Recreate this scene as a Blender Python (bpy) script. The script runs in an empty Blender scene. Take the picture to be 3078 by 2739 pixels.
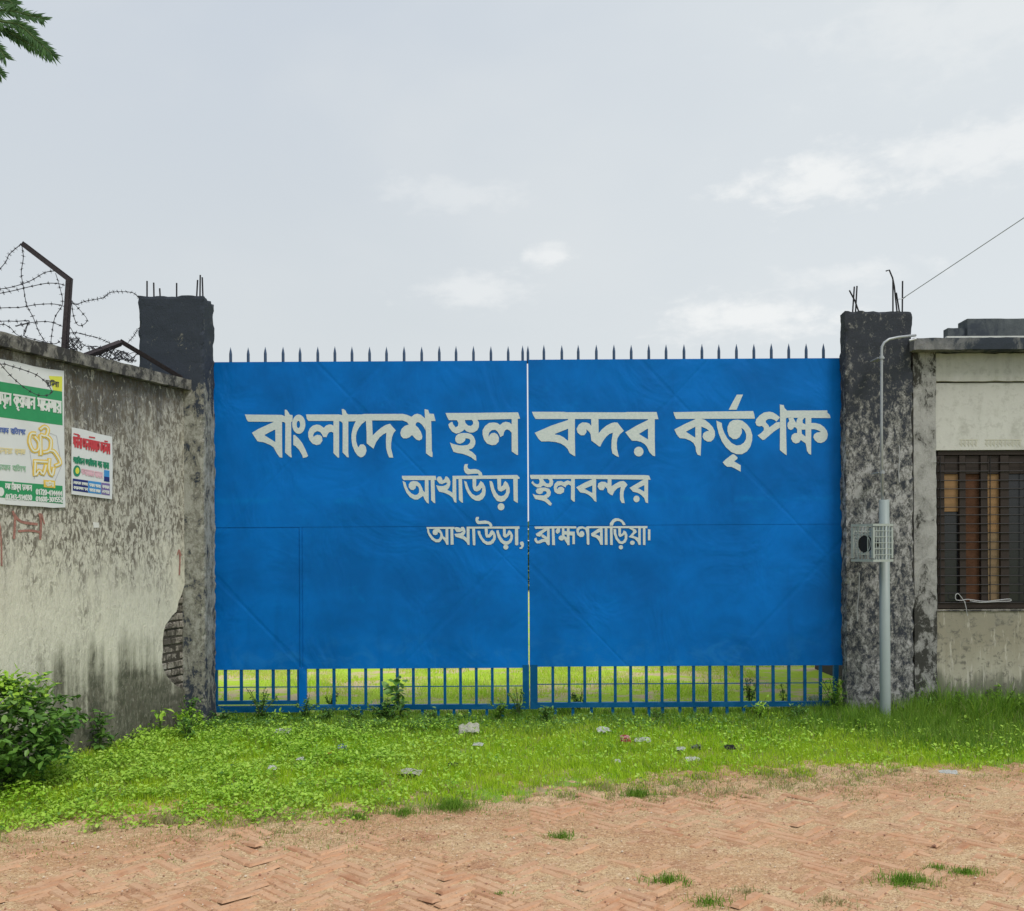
import bpy, bmesh, math, random
import numpy as np
from mathutils import Vector, Matrix, noise as mnoise
random.seed(7)
rng = np.random.default_rng(7)
R = math.radians
sc = bpy.context.scene
COL = sc.collection

# ------------------------------------------------------------------ camera
F = 2800.0                      # focal length in photograph pixels
CX, HY = 1539.0, 1640.0         # optical axis in the photograph (the horizon is at HY)
CAM_Z = 1.75
ROLL = R(0.3)
CS, SN = math.cos(ROLL), math.sin(ROLL)
cam_data = bpy.data.cameras.new('camera')
cam = bpy.data.objects.new('camera', cam_data)
COL.objects.link(cam)
cam_data.sensor_width = 36.0
cam_data.lens = 36.0 * F / 3078.0
cam_data.shift_y = (HY - 1369.5) / 3078.0
cam_data.clip_end = 3000
cam.matrix_world = Matrix(((CS, SN, 0, 0), (0, 0, -1, 0), (-SN, CS, 0, CAM_Z), (0, 0, 0, 1)))
sc.camera = cam

def ray(px, py):
    dx, dy = (px - CX) / F, (HY - py) / F
    return dx * CS + dy * SN, -dx * SN + dy * CS
def at(px, py, Y):
    a, b = ray(px, py)
    return Vector((a * Y, Y, CAM_Z + b * Y))
def gnd(px, py, z=0.0):
    a, b = ray(px, py)
    Y = (CAM_Z - z) / -b
    return Vector((a * Y, Y, z))

# ------------------------------------------------------------------ light
SUN_EL, SUN_AZ = R(56), R(142)      # compass style: from behind the camera, to the right
sun_d = bpy.data.lights.new('sun', 'SUN')
sun_d.energy = 1.5
sun_d.angle = R(18)
sun_d.color = (1.0, 0.96, 0.9)
sun = bpy.data.objects.new('sun', sun_d)
COL.objects.link(sun)
to_sun = Vector((math.sin(SUN_AZ) * math.cos(SUN_EL), math.cos(SUN_AZ) * math.cos(SUN_EL), math.sin(SUN_EL)))
sun.rotation_euler = to_sun.to_track_quat('Z', 'Y').to_euler()

sc.view_settings.view_transform = 'Standard'
sc.view_settings.look = 'None'
sc.view_settings.exposure = 0.42
sc.view_settings.gamma = 1.0
sc.cycles.use_denoising = True
sc.cycles.max_bounces = 6
sc.cycles.transparent_max_bounces = 8

# ------------------------------------------------------------------ node helper
class NT:
    def __init__(s, nt):
        s.nt = nt; s.n = nt.nodes; s.l = nt.links
    def put(s, sock, v):
        if isinstance(v, bpy.types.NodeSocket): s.l.new(v, sock)
        elif v is not None:
            try: sock.default_value = v
            except Exception:
                sock.default_value = tuple(v) + (1.0,) if len(v) == 3 else v
    def coord(s, k='Object'): return s.n.new('ShaderNodeTexCoord').outputs[k]
    def mul(s, vec, sx, sy, sz, off=(0, 0, 0)):
        m = s.n.new('ShaderNodeMapping'); s.put(m.inputs['Vector'], vec)
        m.inputs['Scale'].default_value = (sx, sy, sz); m.inputs['Location'].default_value = off
        return m.outputs[0]
    def noise(s, vec, scale=5, detail=3, rough=.55, dist=0.0):
        t = s.n.new('ShaderNodeTexNoise'); s.put(t.inputs['Vector'], vec)
        t.inputs['Scale'].default_value = scale; t.inputs['Detail'].default_value = detail
        t.inputs['Roughness'].default_value = rough; t.inputs['Distortion'].default_value = dist
        return t.outputs['Fac']
    def voro(s, vec, scale=5, feature='F1', out='Distance', rnd=1.0):
        t = s.n.new('ShaderNodeTexVoronoi'); t.feature = feature; s.put(t.inputs['Vector'], vec)
        t.inputs['Scale'].default_value = scale; t.inputs['Randomness'].default_value = rnd
        return t.outputs[out]
    def math(s, op, a, b=None, c=None, clamp=False):
        t = s.n.new('ShaderNodeMath'); t.operation = op; t.use_clamp = clamp
        s.put(t.inputs[0], a)
        if b is not None: s.put(t.inputs[1], b)
        if c is not None: s.put(t.inputs[2], c)
        return t.outputs[0]
    def add(s, a, b): return s.math('ADD', a, b)
    def times(s, a, b): return s.math('MULTIPLY', a, b)
    def step(s, v, lo, hi, a=0.0, b=1.0):
        t = s.n.new('ShaderNodeMapRange'); t.interpolation_type = 'SMOOTHSTEP'
        s.put(t.inputs['Value'], v)
        t.inputs['From Min'].default_value = lo; t.inputs['From Max'].default_value = hi
        t.inputs['To Min'].default_value = a; t.inputs['To Max'].default_value = b
        return t.outputs[0]
    def ramp(s, f, stops):
        t = s.n.new('ShaderNodeValToRGB'); s.put(t.inputs[0], f)
        e = t.color_ramp.elements
        while len(e) < len(stops): e.new(0.5)
        for el, (p, c) in zip(e, stops):
            el.position = p; el.color = tuple(c) + (1.0,) if len(c) == 3 else c
        return t.outputs[0]
    def mix(s, f, a, b, mode='MIX'):
        t = s.n.new('ShaderNodeMix'); t.data_type = 'RGBA'; t.blend_type = mode
        s.put(t.inputs[0], f)
        for k, v in ((6, a), (7, b)):
            s.put(t.inputs[k], tuple(v) + (1.0,) if not isinstance(v, bpy.types.NodeSocket) and len(v) == 3 else v)
        return t.outputs[2]
    def sep(s, vec):
        t = s.n.new('ShaderNodeSeparateXYZ'); s.put(t.inputs[0], vec); return t.outputs
    def comb(s, x, y, z):
        t = s.n.new('ShaderNodeCombineXYZ')
        for k, v in enumerate((x, y, z)): s.put(t.inputs[k], v)
        return t.outputs[0]
    def island(s): return s.n.new('ShaderNodeNewGeometry').outputs['Random Per Island']
    def bump(s, h, strength=.3, dist=.01):
        t = s.n.new('ShaderNodeBump'); s.put(t.inputs['Height'], h)
        t.inputs['Strength'].default_value = strength; t.inputs['Distance'].default_value = dist
        return t.outputs[0]
    def out(s, col, rough=.8, normal=None, metal=0.0, spec=.3):
        p = s.n.new('ShaderNodeBsdfPrincipled')
        s.put(p.inputs['Base Color'], tuple(col) + (1.0,) if not isinstance(col, bpy.types.NodeSocket) and len(col) == 3 else col)
        s.put(p.inputs['Roughness'], rough)
        p.inputs['Metallic'].default_value = metal
        p.inputs['Specular IOR Level'].default_value = spec
        if normal is not None: s.l.new(normal, p.inputs['Normal'])
        o = s.n.new('ShaderNodeOutputMaterial'); s.l.new(p.outputs[0], o.inputs[0])
        return p
def newmat(name):
    m = bpy.data.materials.new(name); m.use_nodes = True; m.node_tree.nodes.clear()
    return m, NT(m.node_tree)
def plain(name, col, rough=.7, metal=0.0, spec=.3, var=.12, scale=30.0):
    m, b = newmat(name)
    n = b.noise(b.coord(), scale, 4)
    c = b.mix(n, [x * (1 - var * 1.6) for x in col], [min(1, x * (1 + var)) for x in col])
    b.out(c, rough, b.bump(n, .15, .002), metal, spec)
    return m

# ------------------------------------------------------------------ sky
world = bpy.data.worlds.new('World'); sc.world = world; world.use_nodes = True
wt = world.node_tree; wt.nodes.clear(); w = NT(wt)
sky = wt.nodes.new('ShaderNodeTexSky'); sky.sky_type = 'NISHITA'; sky.sun_disc = False
sky.sun_elevation = SUN_EL; sky.sun_rotation = SUN_AZ
sky.air_density = 1.0; sky.dust_density = 3.0; sky.ozone_density = 1.0
d = w.coord('Generated'); dx_, dy_, dz_ = w.sep(d)
az = w.math('ARCTAN2', dx_, dy_); el = w.math('ARCSINE', dz_)
ae = w.comb(az, w.times(el, 2.0), 0.0)
big = w.noise(ae, 2.2, 5, .5, .2)
fine = w.noise(ae, 13.0, 8, .62, .3)
# overcast veil: a little bluer overhead, whiter down at the horizon and towards the right
veil = w.mix(w.step(el, 0.0, .62), (5.25, 5.55, 5.6), (4.55, 5.0, 5.55))
veil = w.mix(w.step(w.add(az, w.times(big, .8)), .0, .95), veil, (5.6, 5.95, 6.15))
veil = w.mix(w.times(w.step(big, .42, .68), .3), veil, (5.7, 5.9, 5.95))
fine2 = w.noise(ae, 42.0, 6, .6, .2)
cl = None
for (px, py, rx, ry, k) in ((2480, 540, 330, 100, 1.0), (2920, 460, 420, 95, .8), (2260, 955, 330, 85, 1.0), (1665, 775, 90, 42, .8),
                            (1400, 872, 230, 65, .6), (2540, 830, 220, 55, .6), (1350, 590, 260, 60, .35), (2920, 60, 500, 150, .35)):
    a0, b0 = ray(px, py)
    A0, E0 = math.atan(a0), math.atan(b0 * math.cos(math.atan(a0)))
    u = w.math('DIVIDE', w.math('SUBTRACT', az, A0), rx / F)
    v = w.math('DIVIDE', w.math('SUBTRACT', el, E0), ry / F)
    # flat base: the lower half falls off more softly than the top
    r2 = w.math('SQRT', w.add(w.times(u, u), w.times(v, v)))
    f = w.math('SUBTRACT', w.add(1.0, w.add(w.times(w.math('SUBTRACT', fine, .5), 2.6), w.times(w.math('SUBTRACT', fine2, .5), 1.3))), r2)
    f = w.times(w.step(f, -.05, 1.0), k)
    cl = f if cl is None else w.math('MAXIMUM', cl, f)
veil = w.mix(w.times(cl, .85), veil, (6.95, 7.05, 7.0))
skyc = w.mix(.95, sky.outputs[0], veil)
bg = wt.nodes.new('ShaderNodeBackground'); bg.inputs['Strength'].default_value = .1
wt.links.new(skyc, bg.inputs['Color'])
wo = wt.nodes.new('ShaderNodeOutputWorld'); wt.links.new(bg.outputs[0], wo.inputs[0])

# ------------------------------------------------------------------ building helpers
def tag(o, label=None, cat=None, group=None, kind=None):
    if label: o['label'] = label
    if cat: o['category'] = cat
    if group: o['group'] = group
    if kind: o['kind'] = kind
    return o
def thing(name, label, cat, loc=(0, 0, 0), rz=0.0, group=None):
    o = bpy.data.objects.new(name, None); COL.objects.link(o)
    o.location = loc; o.rotation_euler = (0, 0, rz); o.empty_display_size = .1
    return tag(o, label, cat, group)
def wpos(o):
    p = Vector(o.location); q = o.parent
    while q: p = p + q.location if q.rotation_euler.z == 0 else Vector(q.location) + Matrix.Rotation(q.rotation_euler.z, 3, 'Z') @ p; q = q.parent
    return p
def link_mesh(name, me, mat=None, parent=None, smooth=False):
    if mat:
        for m in (mat if isinstance(mat, (list, tuple)) else [mat]): me.materials.append(m)
    o = bpy.data.objects.new(name, me); COL.objects.link(o)
    if parent: o.parent = parent
    if smooth:
        for p in me.polygons: p.use_smooth = True
    return o
def build(name, bm, mat=None, parent=None, smooth=False, local=False, recalc=True, origin=None):
    """bm holds world coordinates unless local=True (then it is in the parent's frame)"""
    if recalc: bmesh.ops.recalc_face_normals(bm, faces=bm.faces)
    if not local:
        if parent is not None:
            M = Matrix.Identity(4); chain = []
            q = parent
            while q: chain.append(q); q = q.parent
            for q in reversed(chain):
                M = M @ (Matrix.Translation(q.location) @ Matrix.Rotation(q.rotation_euler.z, 4, 'Z'))
            bm.transform(M.inverted())
        elif origin is not None:
            bm.transform(Matrix.Translation(-Vector(origin)))
    me = bpy.data.meshes.new(name); bm.to_mesh(me); bm.free()
    o = link_mesh(name, me, mat, parent, smooth)
    if parent is None and origin is not None: o.location = origin
    return o
def box(bm, x0, x1, y0, y1, z0, z1, mi=0):
    vs = [bm.verts.new(p) for p in ((x0, y0, z0), (x1, y0, z0), (x1, y1, z0), (x0, y1, z0), (x0, y0, z1), (x1, y0, z1), (x1, y1, z1), (x0, y1, z1))]
    for f in ((0, 3, 2, 1), (4, 5, 6, 7), (0, 1, 5, 4), (1, 2, 6, 5), (2, 3, 7, 6), (3, 0, 4, 7)):
        bm.faces.new([vs[i] for i in f]).material_index = mi
    return vs
def rough_box(x0, x1, y0, y1, z0, z1, cell=.06, amp=.008, chip=.03, seed=0.0, freq=6.0):
    """a cast block with worn, chipped arrises"""
    bm = bmesh.new()
    nx, ny, nz = (max(2, int((b - a) / cell)) for a, b in ((x0, x1), (y0, y1), (z0, z1)))
    def face(fn, na, nb):
        g = [[bm.verts.new(fn(i / na, j / nb)) for j in range(nb + 1)] for i in range(na + 1)]
        for i in range(na):
            for j in range(nb): bm.faces.new((g[i][j], g[i + 1][j], g[i + 1][j + 1], g[i][j + 1]))
    L = lambda a, b, t: a + (b - a) * t
    face(lambda s, t: (L(x0, x1, s), y0, L(z0, z1, t)), nx, nz); face(lambda s, t: (L(x0, x1, s), y1, L(z0, z1, t)), nx, nz)
    face(lambda s, t: (x0, L(y0, y1, s), L(z0, z1, t)), ny, nz); face(lambda s, t: (x1, L(y0, y1, s), L(z0, z1, t)), ny, nz)
    face(lambda s, t: (L(x0, x1, s), L(y0, y1, t), z0), nx, ny); face(lambda s, t: (L(x0, x1, s), L(y0, y1, t), z1), nx, ny)
    bmesh.ops.remove_doubles(bm, verts=bm.verts, dist=1e-4)
    c = Vector(((x0 + x1) / 2, (y0 + y1) / 2, (z0 + z1) / 2))
    for v in bm.verts:
        p = v.co.copy(); q = p * freq + Vector((seed, seed * 1.7, -seed))
        e = [abs(p.x - x0) < 1e-4 or abs(p.x - x1) < 1e-4, abs(p.y - y0) < 1e-4 or abs(p.y - y1) < 1e-4, abs(p.z - z0) < 1e-4 or abs(p.z - z1) < 1e-4]
        n = mnoise.fractal(q, 1.0, 2.0, 4)
        inward = Vector(((c.x - p.x), (c.y - p.y), (c.z - p.z)))
        dirn = Vector(tuple((1 if inward[k] > 0 else -1) if e[k] else 0 for k in range(3)))
        k = amp * (n + .3)
        if sum(e) >= 2: k += chip * max(0.0, .35 + .9 * mnoise.fractal(q * 1.7, 1.0, 2.0, 3))
        v.co = p + dirn * k
    return bm
def tube(bm, pts, r, seg=6, caps=True, mi=0):
    pts = [Vector(p) for p in pts]
    rs = r if isinstance(r, (list, tuple)) else [r] * len(pts)
    rings = []; prev = None
    for i, p in enumerate(pts):
        t = (pts[min(i + 1, len(pts) - 1)] - pts[max(i - 1, 0)])
        t = t.normalized() if t.length > 1e-9 else Vector((0, 0, 1))
        if prev is None:
            a = t.cross(Vector((0, 0, 1)) if abs(t.z) < .9 else Vector((1, 0, 0))).normalized()
        else:
            a = (prev - t * prev.dot(t)); a = a.normalized() if a.length > 1e-6 else t.orthogonal().normalized()
        prev = a; b = t.cross(a)
        rings.append([bm.verts.new(p + (a * math.cos(2 * math.pi * k / seg) + b * math.sin(2 * math.pi * k / seg)) * rs[i]) for k in range(seg)])
    for i in range(len(rings) - 1):
        for k in range(seg):
            f = bm.faces.new((rings[i][k], rings[i][(k + 1) % seg], rings[i + 1][(k + 1) % seg], rings[i + 1][k])); f.material_index = mi
    if caps:
        bm.faces.new(rings[0][::-1]).material_index = mi; bm.faces.new(rings[-1]).material_index = mi
def smooth_path(pts, n=6):
    pts = [Vector(p) for p in pts]; out = []
    for i in range(len(pts) - 1):
        p0, p1, p2, p3 = pts[max(i - 1, 0)], pts[i], pts[i + 1], pts[min(i + 2, len(pts) - 1)]
        for k in range(n):
            t = k / n
            out.append(.5 * ((2 * p1) + (-p0 + p2) * t + (2 * p0 - 5 * p1 + 4 * p2 - p3) * t * t + (-p0 + 3 * p1 - 3 * p2 + p3) * t ** 3))
    out.append(pts[-1]); return out
def stroke2d(pts, wd, n=3, closed=False):
    """ribbon outline of a brush stroke: returns list of quads (4 xy points)"""
    P = [Vector((p[0], p[1], 0)) for p in pts]
    if len(P) > 2: P = smooth_path(P, n)
    quads = []; L = []; Rr = []
    for i, p in enumerate(P):
        t = (P[min(i + 1, len(P) - 1)] - P[max(i - 1, 0)])
        t = t.normalized() if t.length > 1e-9 else Vector((1, 0, 0))
        nn = Vector((-t.y, t.x, 0)) * wd / 2
        e = t * wd * .3 if i == len(P) - 1 else (-t * wd * .3 if i == 0 else Vector())
        L.append(p + nn + e); Rr.append(p - nn + e)
    return L, Rr
from mathutils.geometry import delaunay_2d_cdt
# ------------------------------------------------------------------ materials of the large structure
def ground_mat():
    m, b = newmat('soil_and_turf'); c = b.coord()
    x, y, z = b.sep(c)
    n1 = b.noise(c, .55, 5, .6); n2 = b.noise(c, 3.0, 5, .65); n3 = b.noise(c, 40, 3)
    turf = b.mix(n3, (.16, .28, .04), (.25, .40, .07))
    soil = b.mix(n3, (.27, .20, .11), (.46, .37, .22))
    f = b.step(b.add(n2, b.times(b.math('SUBTRACT', n1, .5), .8)), .40, .62)
    b.out(b.mix(f, turf, soil), .95, b.bump(n3, .5, .02), spec=.05)
    return m
M_ground = ground_mat()
def brick_mat():
    m, b = newmat('road_brick'); c = b.coord(); r = b.island()
    n = b.noise(c, 60, 4, .7); n2 = b.noise(c, 9, 4)
    col = b.ramp(r, [(0, (.42, .21, .12)), (.35, (.51, .27, .155)), (.7, (.57, .325, .19)), (1, (.47, .275, .165))])
    col = b.mix(b.times(b.step(n2, .25, .65), .7), col, (.60, .40, .26))
    col = b.mix(b.times(b.step(n, .5, .75), .45), col, (.22, .10, .06))
    b.out(col, .92, b.bump(n, .5, .004), spec=.1)
    return m
M_roadbrick = brick_mat()
def sand_mat():
    m, b = newmat('dusty_sand'); c = b.coord()
    g = b.noise(c, 95, 3, .8); g2 = b.noise(b.mul(c, 1, 1.6, 1), 30, 5, .75); p = b.noise(b.mul(c, 1, 2.2, 1), .9, 5, .6); q = b.noise(c, 4.5, 4, .6)
    col = b.mix(b.step(p, .42, .58), (.55, .345, .195), (.63, .465, .275))
    col = b.mix(b.times(b.step(q, .48, .70), .6), col, (.42, .21, .13))
    col = b.mix(b.times(b.step(g, .49, .60), .75), col, (.25, .125, .075))
    col = b.mix(b.times(b.step(g2, .52, .64), .6), col, (.33, .17, .10))
    col = b.mix(b.times(b.step(g2, .46, .34), .65), col, (.84, .64, .46))
    b.out(col, .97, b.bump(b.add(b.times(g2, .8), b.times(g, .5)), .7, .012), spec=.08)
    return m
M_sand = sand_mat()

def wall_mat():
    """old lime plaster: cream where the wash survives, brown grey where rain ran, black mould at top and foot"""
    m, b = newmat('weathered_plaster'); c = b.coord()
    x, y, z = b.sep(c)
    streak = b.noise(b.mul(c, 9, 9, .55), 1.0, 5, .65)
    flake = b.noise(b.mul(c, 27, 27, 11), 1.0, 5, .72, .9)
    mott = b.noise(b.mul(c, 14, 14, 9), 1.0, 5, .75, .4)
    large = b.noise(c, .9, 4, .6)
    h = b.add(z, b.add(b.times(b.math('SUBTRACT', streak, .5), 1.25), b.times(b.math('SUBTRACT', large, .5), 1.5)))
    h = b.math('DIVIDE', h, 3.4)
    col = b.ramp(h, [(.0, (.13, .13, .10)), (.135, (.18, .175, .135)), (.19, (.42, .41, .33)), (.28, (.70, .68, .57)), (.42, (.64, .62, .52)),
                     (.52, (.57, .55, .475)), (.68, (.49, .475, .415)), (.84, (.41, .40, .36)), (.93, (.17, .17, .165)), (1, (.09, .09, .09))])
    upper = b.step(h, .36, .62)
    fl2 = b.noise(b.mul(c, 48, 48, 17), 1.0, 4, .7, .4); patch = b.noise(b.mul(c, 2.6, 2.6, 1.5), 1.0, 4, .6)
    pz = b.step(b.add(b.times(patch, .9), b.times(upper, .35)), .42, .72)
    col = b.mix(b.times(b.step(flake, .47, .56), b.add(b.times(pz, .72), .10)), col, (.105, .09, .07))
    col = b.mix(b.times(b.step(fl2, .52, .60), b.add(b.times(pz, .5), .08)), col, (.13, .115, .09))
    col = b.mix(b.times(b.step(flake, .42, .34), b.add(b.times(upper, .6), .12)), col, (.62, .60, .52))
    broad = b.noise(b.mul(c, 1.5, 1.5, .8), 1.0, 4, .6, .5)
    col = b.mix(b.times(b.step(broad, .48, .64), b.times(b.times(b.step(h, .17, .3), b.step(h, .95, .7)), .55)), col, (.74, .71, .585))
    lowb = b.step(h, .24, .12)
    col = b.mix(b.times(b.step(mott, .54, .70), b.add(b.times(upper, .35), .14)), col, (.17, .145, .11))
    col = b.mix(b.times(b.step(mott, .46, .58), b.times(lowb, .75)), col, (.085, .09, .065))
    col = b.mix(b.times(b.step(fl2, .46, .36), b.times(lowb, .55)), col, (.33, .32, .265))
    b.out(col, .95, b.bump(b.add(flake, b.times(fl2, .6)), .6, .014), spec=.05)
    return m
M_wall = wall_mat()
def mould_mat(name, stops, thr, light=(.40, .40, .38), dark=(.03, .034, .04), mid=(.17, .17, .155), top=None, freq=22.0, kk=1.0):
    """concrete eaten by black mould and white lichen; stops = height of the mould along z"""
    m, b = newmat(name); c = b.coord(); x, y, z = b.sep(c)
    cr = b.noise(b.mul(c, 1, 1, .75), freq, 6, .76, .7)
    f2 = b.noise(b.mul(c, 1, 1, .6), freq * .36, 5, .65, .5)
    large = b.noise(c, 1.6, 4, .6)
    grain = b.noise(c, 120, 3)
    hz = b.add(z, b.times(b.math('SUBTRACT', large, .5), 1.1))
    amt = b.ramp(b.math('DIVIDE', hz, 4.5), [(p / 4.5, (v, v, v)) for p, v in stops])
    sel = b.add(b.add(b.times(b.math('SUBTRACT', cr, .5), 1.5 * kk), b.times(b.math('SUBTRACT', f2, .5), 1.6)), b.math('SUBTRACT', amt, .5))
    col = b.mix(b.step(sel, -.30, -.02), light, mid)
    col = b.mix(b.step(sel, -.03, .16), col, dark)
    col = b.mix(b.times(grain, .25), col, (.02, .02, .02))
    b.out(col, .95, b.bump(b.add(cr, b.times(grain, .3)), .6, .012), spec=.06)
    return m
M_pil_r = mould_mat('lichen_concrete', [(0, .42), (.8, .50), (1.3, .48), (1.9, .44), (2.6, .42), (3.0, .54), (3.4, .72), (4.2, .84)], 0, light=(.44, .44, .44), mid=(.185, .185, .18), dark=(.052, .058, .072), freq=42)
M_pil_l = mould_mat('mould_capped_concrete', [(0, .60), (.5, .50), (1.0, .38), (2.0, .34), (2.9, .40), (3.15, .50), (3.38, .80), (4.3, .92)], 0,
                    light=(.40, .40, .36), mid=(.24, .235, .20), dark=(.050, .060, .080), freq=28, kk=.75)
M_cap = mould_mat('weathered_coping', [(0, .52), (4.5, .52)], 0, light=(.30, .29, .26), mid=(.19, .185, .17), dark=(.06, .06, .06), freq=14)
M_col = mould_mat('grey_render', [(0, .62), (.9, .54), (1.7, .46), (2.1, .34), (3.2, .30), (3.62, .62), (3.9, 1.0)], 0, light=(.42, .42, .41), mid=(.31, .31, .30), dark=(.06, .06, .055), freq=16, kk=.8)
M_slab = mould_mat('stained_slab', [(0, .55), (4.5, .55)], 0, light=(.25, .25, .26), mid=(.16, .165, .175), dark=(.05, .06, .08), freq=7, kk=.6)
M_roofblock = mould_mat('dark_cement', [(0, .50), (4.5, .50)], 0, light=(.17, .19, .20), mid=(.115, .13, .14), dark=(.07, .082, .10), freq=6, kk=.5)
def cream_mat():
    m, b = newmat('cream_wash'); c = b.coord(); x, y, z = b.sep(c)
    streak = b.noise(b.mul(c, 9, 9, .7), 1.0, 5, .65); mott = b.noise(c, 16, 5, .7, .4); large = b.noise(c, 1.3, 4, .6)
    h = b.math('DIVIDE', b.add(z, b.add(b.times(b.math('SUBTRACT', streak, .5), .75), b.times(b.math('SUBTRACT', large, .5), .55))), 4.0)
    col = b.ramp(h, [(.0, (.10, .115, .08)), (.085, (.20, .20, .155)), (.115, (.40, .385, .31)), (.20, (.30, .28, .215)), (.28, (.27, .255, .20)), (.45, (.52, .52, .485)), (.70, (.55, .555, .525)), (.84, (.48, .48, .455)), (.93, (.36, .36, .345))])
    low = b.step(z, 1.6, 1.0)
    col = b.mix(b.times(b.step(mott, .50, .66), b.add(b.times(low, .7), .22)), col, (.15, .145, .12))
    col = b.mix(b.times(b.step(b.noise(b.mul(c, 3.2, 3.2, 2.2), 1.0, 5, .65), .54, .70), .42), col, (.30, .30, .265))
    col = b.mix(b.times(b.step(b.noise(b.mul(c, 22, 22, 3), 1.0, 4, .7), .56, .66), b.times(low, .7)), col, (.52, .50, .43))
    b.out(col, .93, b.bump(mott, .3, .008), spec=.08)
    return m
M_cream = cream_mat()
M_oldbrick = mould_mat('old_brick', [(0, .72), (.9, .5), (1.6, .42), (4, .42)], 0, light=(.46, .44, .40), mid=(.32, .29, .25), dark=(.11, .10, .085), freq=14)
M_mortar = plain('dark_mortar', (.06, .055, .045), .95)
def gate_mat(name, base, scuff=(.0, .20, .58), amt=.55):
    m, b = newmat(name); c = b.coord(); x, y, z = b.sep(c)
    n = b.noise(c, 1.1, 5, .6); f = b.noise(b.mul(c, 3, 3, 4.5), 1.0, 6, .7, .8); g = b.noise(c, 9, 5, .6); tr = b.noise(b.mul(c, 5, 5, .6), 1.0, 4)
    col = b.mix(b.step(n, .32, .68), [v * .80 for v in base], [min(1, v * 1.14) for v in base])
    col = b.mix(b.times(b.step(f, .57, .72), amt * .36), col, scuff)
    col = b.mix(b.times(b.step(g, .63, .72), amt * .35), col, scuff)
    col = b.mix(b.times(b.step(tr, .60, .75), .22), col, [v * .55 for v in base])
    def crease(sgn):
        s_ = b.math('PINGPONG', b.add(b.add(x, 20.3), b.times(z, sgn * .95)), 1.55)
        return b.step(b.add(s_, b.times(b.math('SUBTRACT', n, .5), .12)), .0, .05, 1.0, 0.0)
    band = b.times(b.step(b.math('ABSOLUTE', b.math('SUBTRACT', z, 2.215)), .05, .0), b.step(f, .40, .55))
    col = b.mix(b.times(band, .35), col, scuff)
    foot_ = b.times(b.step(z, .95, .62), b.step(f, .48, .62))
    col = b.mix(b.times(foot_, .10), col, (.06, .30, .55))
    dent = b.add(b.add(b.times(b.math('MAXIMUM', crease(1), crease(-1)), -.10), b.times(b.noise(b.mul(c, 1, 1, .8), 1.7, 3, .5, 1.2), 1.0)), b.times(b.voro(b.mul(c, 1.0, 1.0, 1.0), 1.1), .35))
    b.out(col, b.step(f, .3, .8, .42, .62), b.bump(dent, .5, .05), spec=.12)
    return m
BLUE = (.0, .140, .50)
M_blue = gate_mat('blue_gate_paint', BLUE)
M_bluebar = gate_mat('blue_bar_paint', (.002, .082, .215), amt=.3)
M_spike = plain('weathered_spike_paint', (.045, .085, .17), .5, .2, .4, .3, 40)
def letter_mat():
    m, b = newmat('white_sign_paint'); c = b.coord()
    n = b.noise(b.mul(c, 34, 34, 50), 1.0, 4, .7); s = b.noise(b.mul(c, 3, 1, 60), 1.0, 3)
    col = b.mix(b.step(n, .35, .7), (.52, .595, .60), (.62, .675, .67))
    col = b.mix(b.times(b.step(s, .55, .75), .25), col, (.42, .53, .58))
    b.out(col, .6, None, spec=.3); return m
M_letter = letter_mat()
M_iron = plain('rusty_dark_iron', (.055, .045, .05), .75, .3, .3, .4, 60)
M_rebar = plain('rebar_steel', (.035, .035, .042), .7, .5, .3, .4, 90)
M_barb = plain('barbed_wire_steel', (.075, .075, .09), .6, .5, .3, .4, 200)
M_pole = plain('grey_enamel', (.275, .325, .32), .45, .0, .4, .06, 12)
M_cage = plain('cage_grey_paint', (.36, .405, .385), .5, .0, .4, .12, 40)
M_black = plain('black_plastic', (.012, .013, .015), .5)
M_pipe = plain('galvanised_pipe', (.38, .40, .43), .42, .25, .4, .1, 20)
M_frame = plain('dark_brown_wood', (.030, .021, .018), .6)
M_glass = plain('dark_pane', (.018, .019, .024), .18, 0, .5)
M_curtain = plain('brown_curtain', (.10, .05, .03), .9, 0, .1, .35, 14)
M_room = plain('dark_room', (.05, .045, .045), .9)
M_tan = plain('amber_blind', (.29, .175, .085), .7, 0, .2, .18, 9)
M_grille = plain('black_grille', (.02, .019, .021), .55, .2, .3)
M_white = plain('white_cable', (.42, .43, .45), .6)

# ------------------------------------------------------------------ ground
bm = bmesh.new()
def grid_sheet(bm, xs, ys, fz):
    g = [[bm.verts.new((x, y, fz(x, y))) for y in ys] for x in xs]
    for i in range(len(xs) - 1):
        for j in range(len(ys) - 1): bm.faces.new((g[i][j], g[i + 1][j], g[i + 1][j + 1], g[i][j + 1]))
box_xs = [-900, -200, -60, -20, -8, -4, 0, 4, 8, 20, 60, 200, 900]
box_ys = [-300, -60, -20, 0, 3, 5, 7, 9, 11, 14, 20, 40, 90, 250, 900, 1800]
grid_sheet(bm, box_xs, box_ys, lambda x, y: 0.0)
tag(build('ground', bm, M_ground), kind='structure')

def field_mat():
    m, b = newmat('bright_field_turf'); c = b.coord()  # turf and bare soil in brighter colours than the verge ground
    n1 = b.noise(c, .7, 5, .6); n2 = b.noise(b.mul(c, 1, 1.5, 1), 2.2, 5, .65); n3 = b.noise(c, 30, 3)
    turf = b.mix(n3, (.36, .54, .04), (.52, .70, .08)); soil = b.mix(n3, (.50, .40, .22), (.74, .60, .40))
    b.out(b.mix(b.step(b.add(n2, b.times(b.math('SUBTRACT', n1, .5), .7)), .46, .60), turf, soil), .95, b.bump(n3, .5, .02), spec=.05)
    return m
bm = bmesh.new(); grid_sheet(bm, [-30, -10, -5, 0, 5, 10, 30], [9.62, 11, 13, 16, 22, 35], lambda x, y: .005)
tag(build('field', bm, field_mat()), kind='structure')

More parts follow.
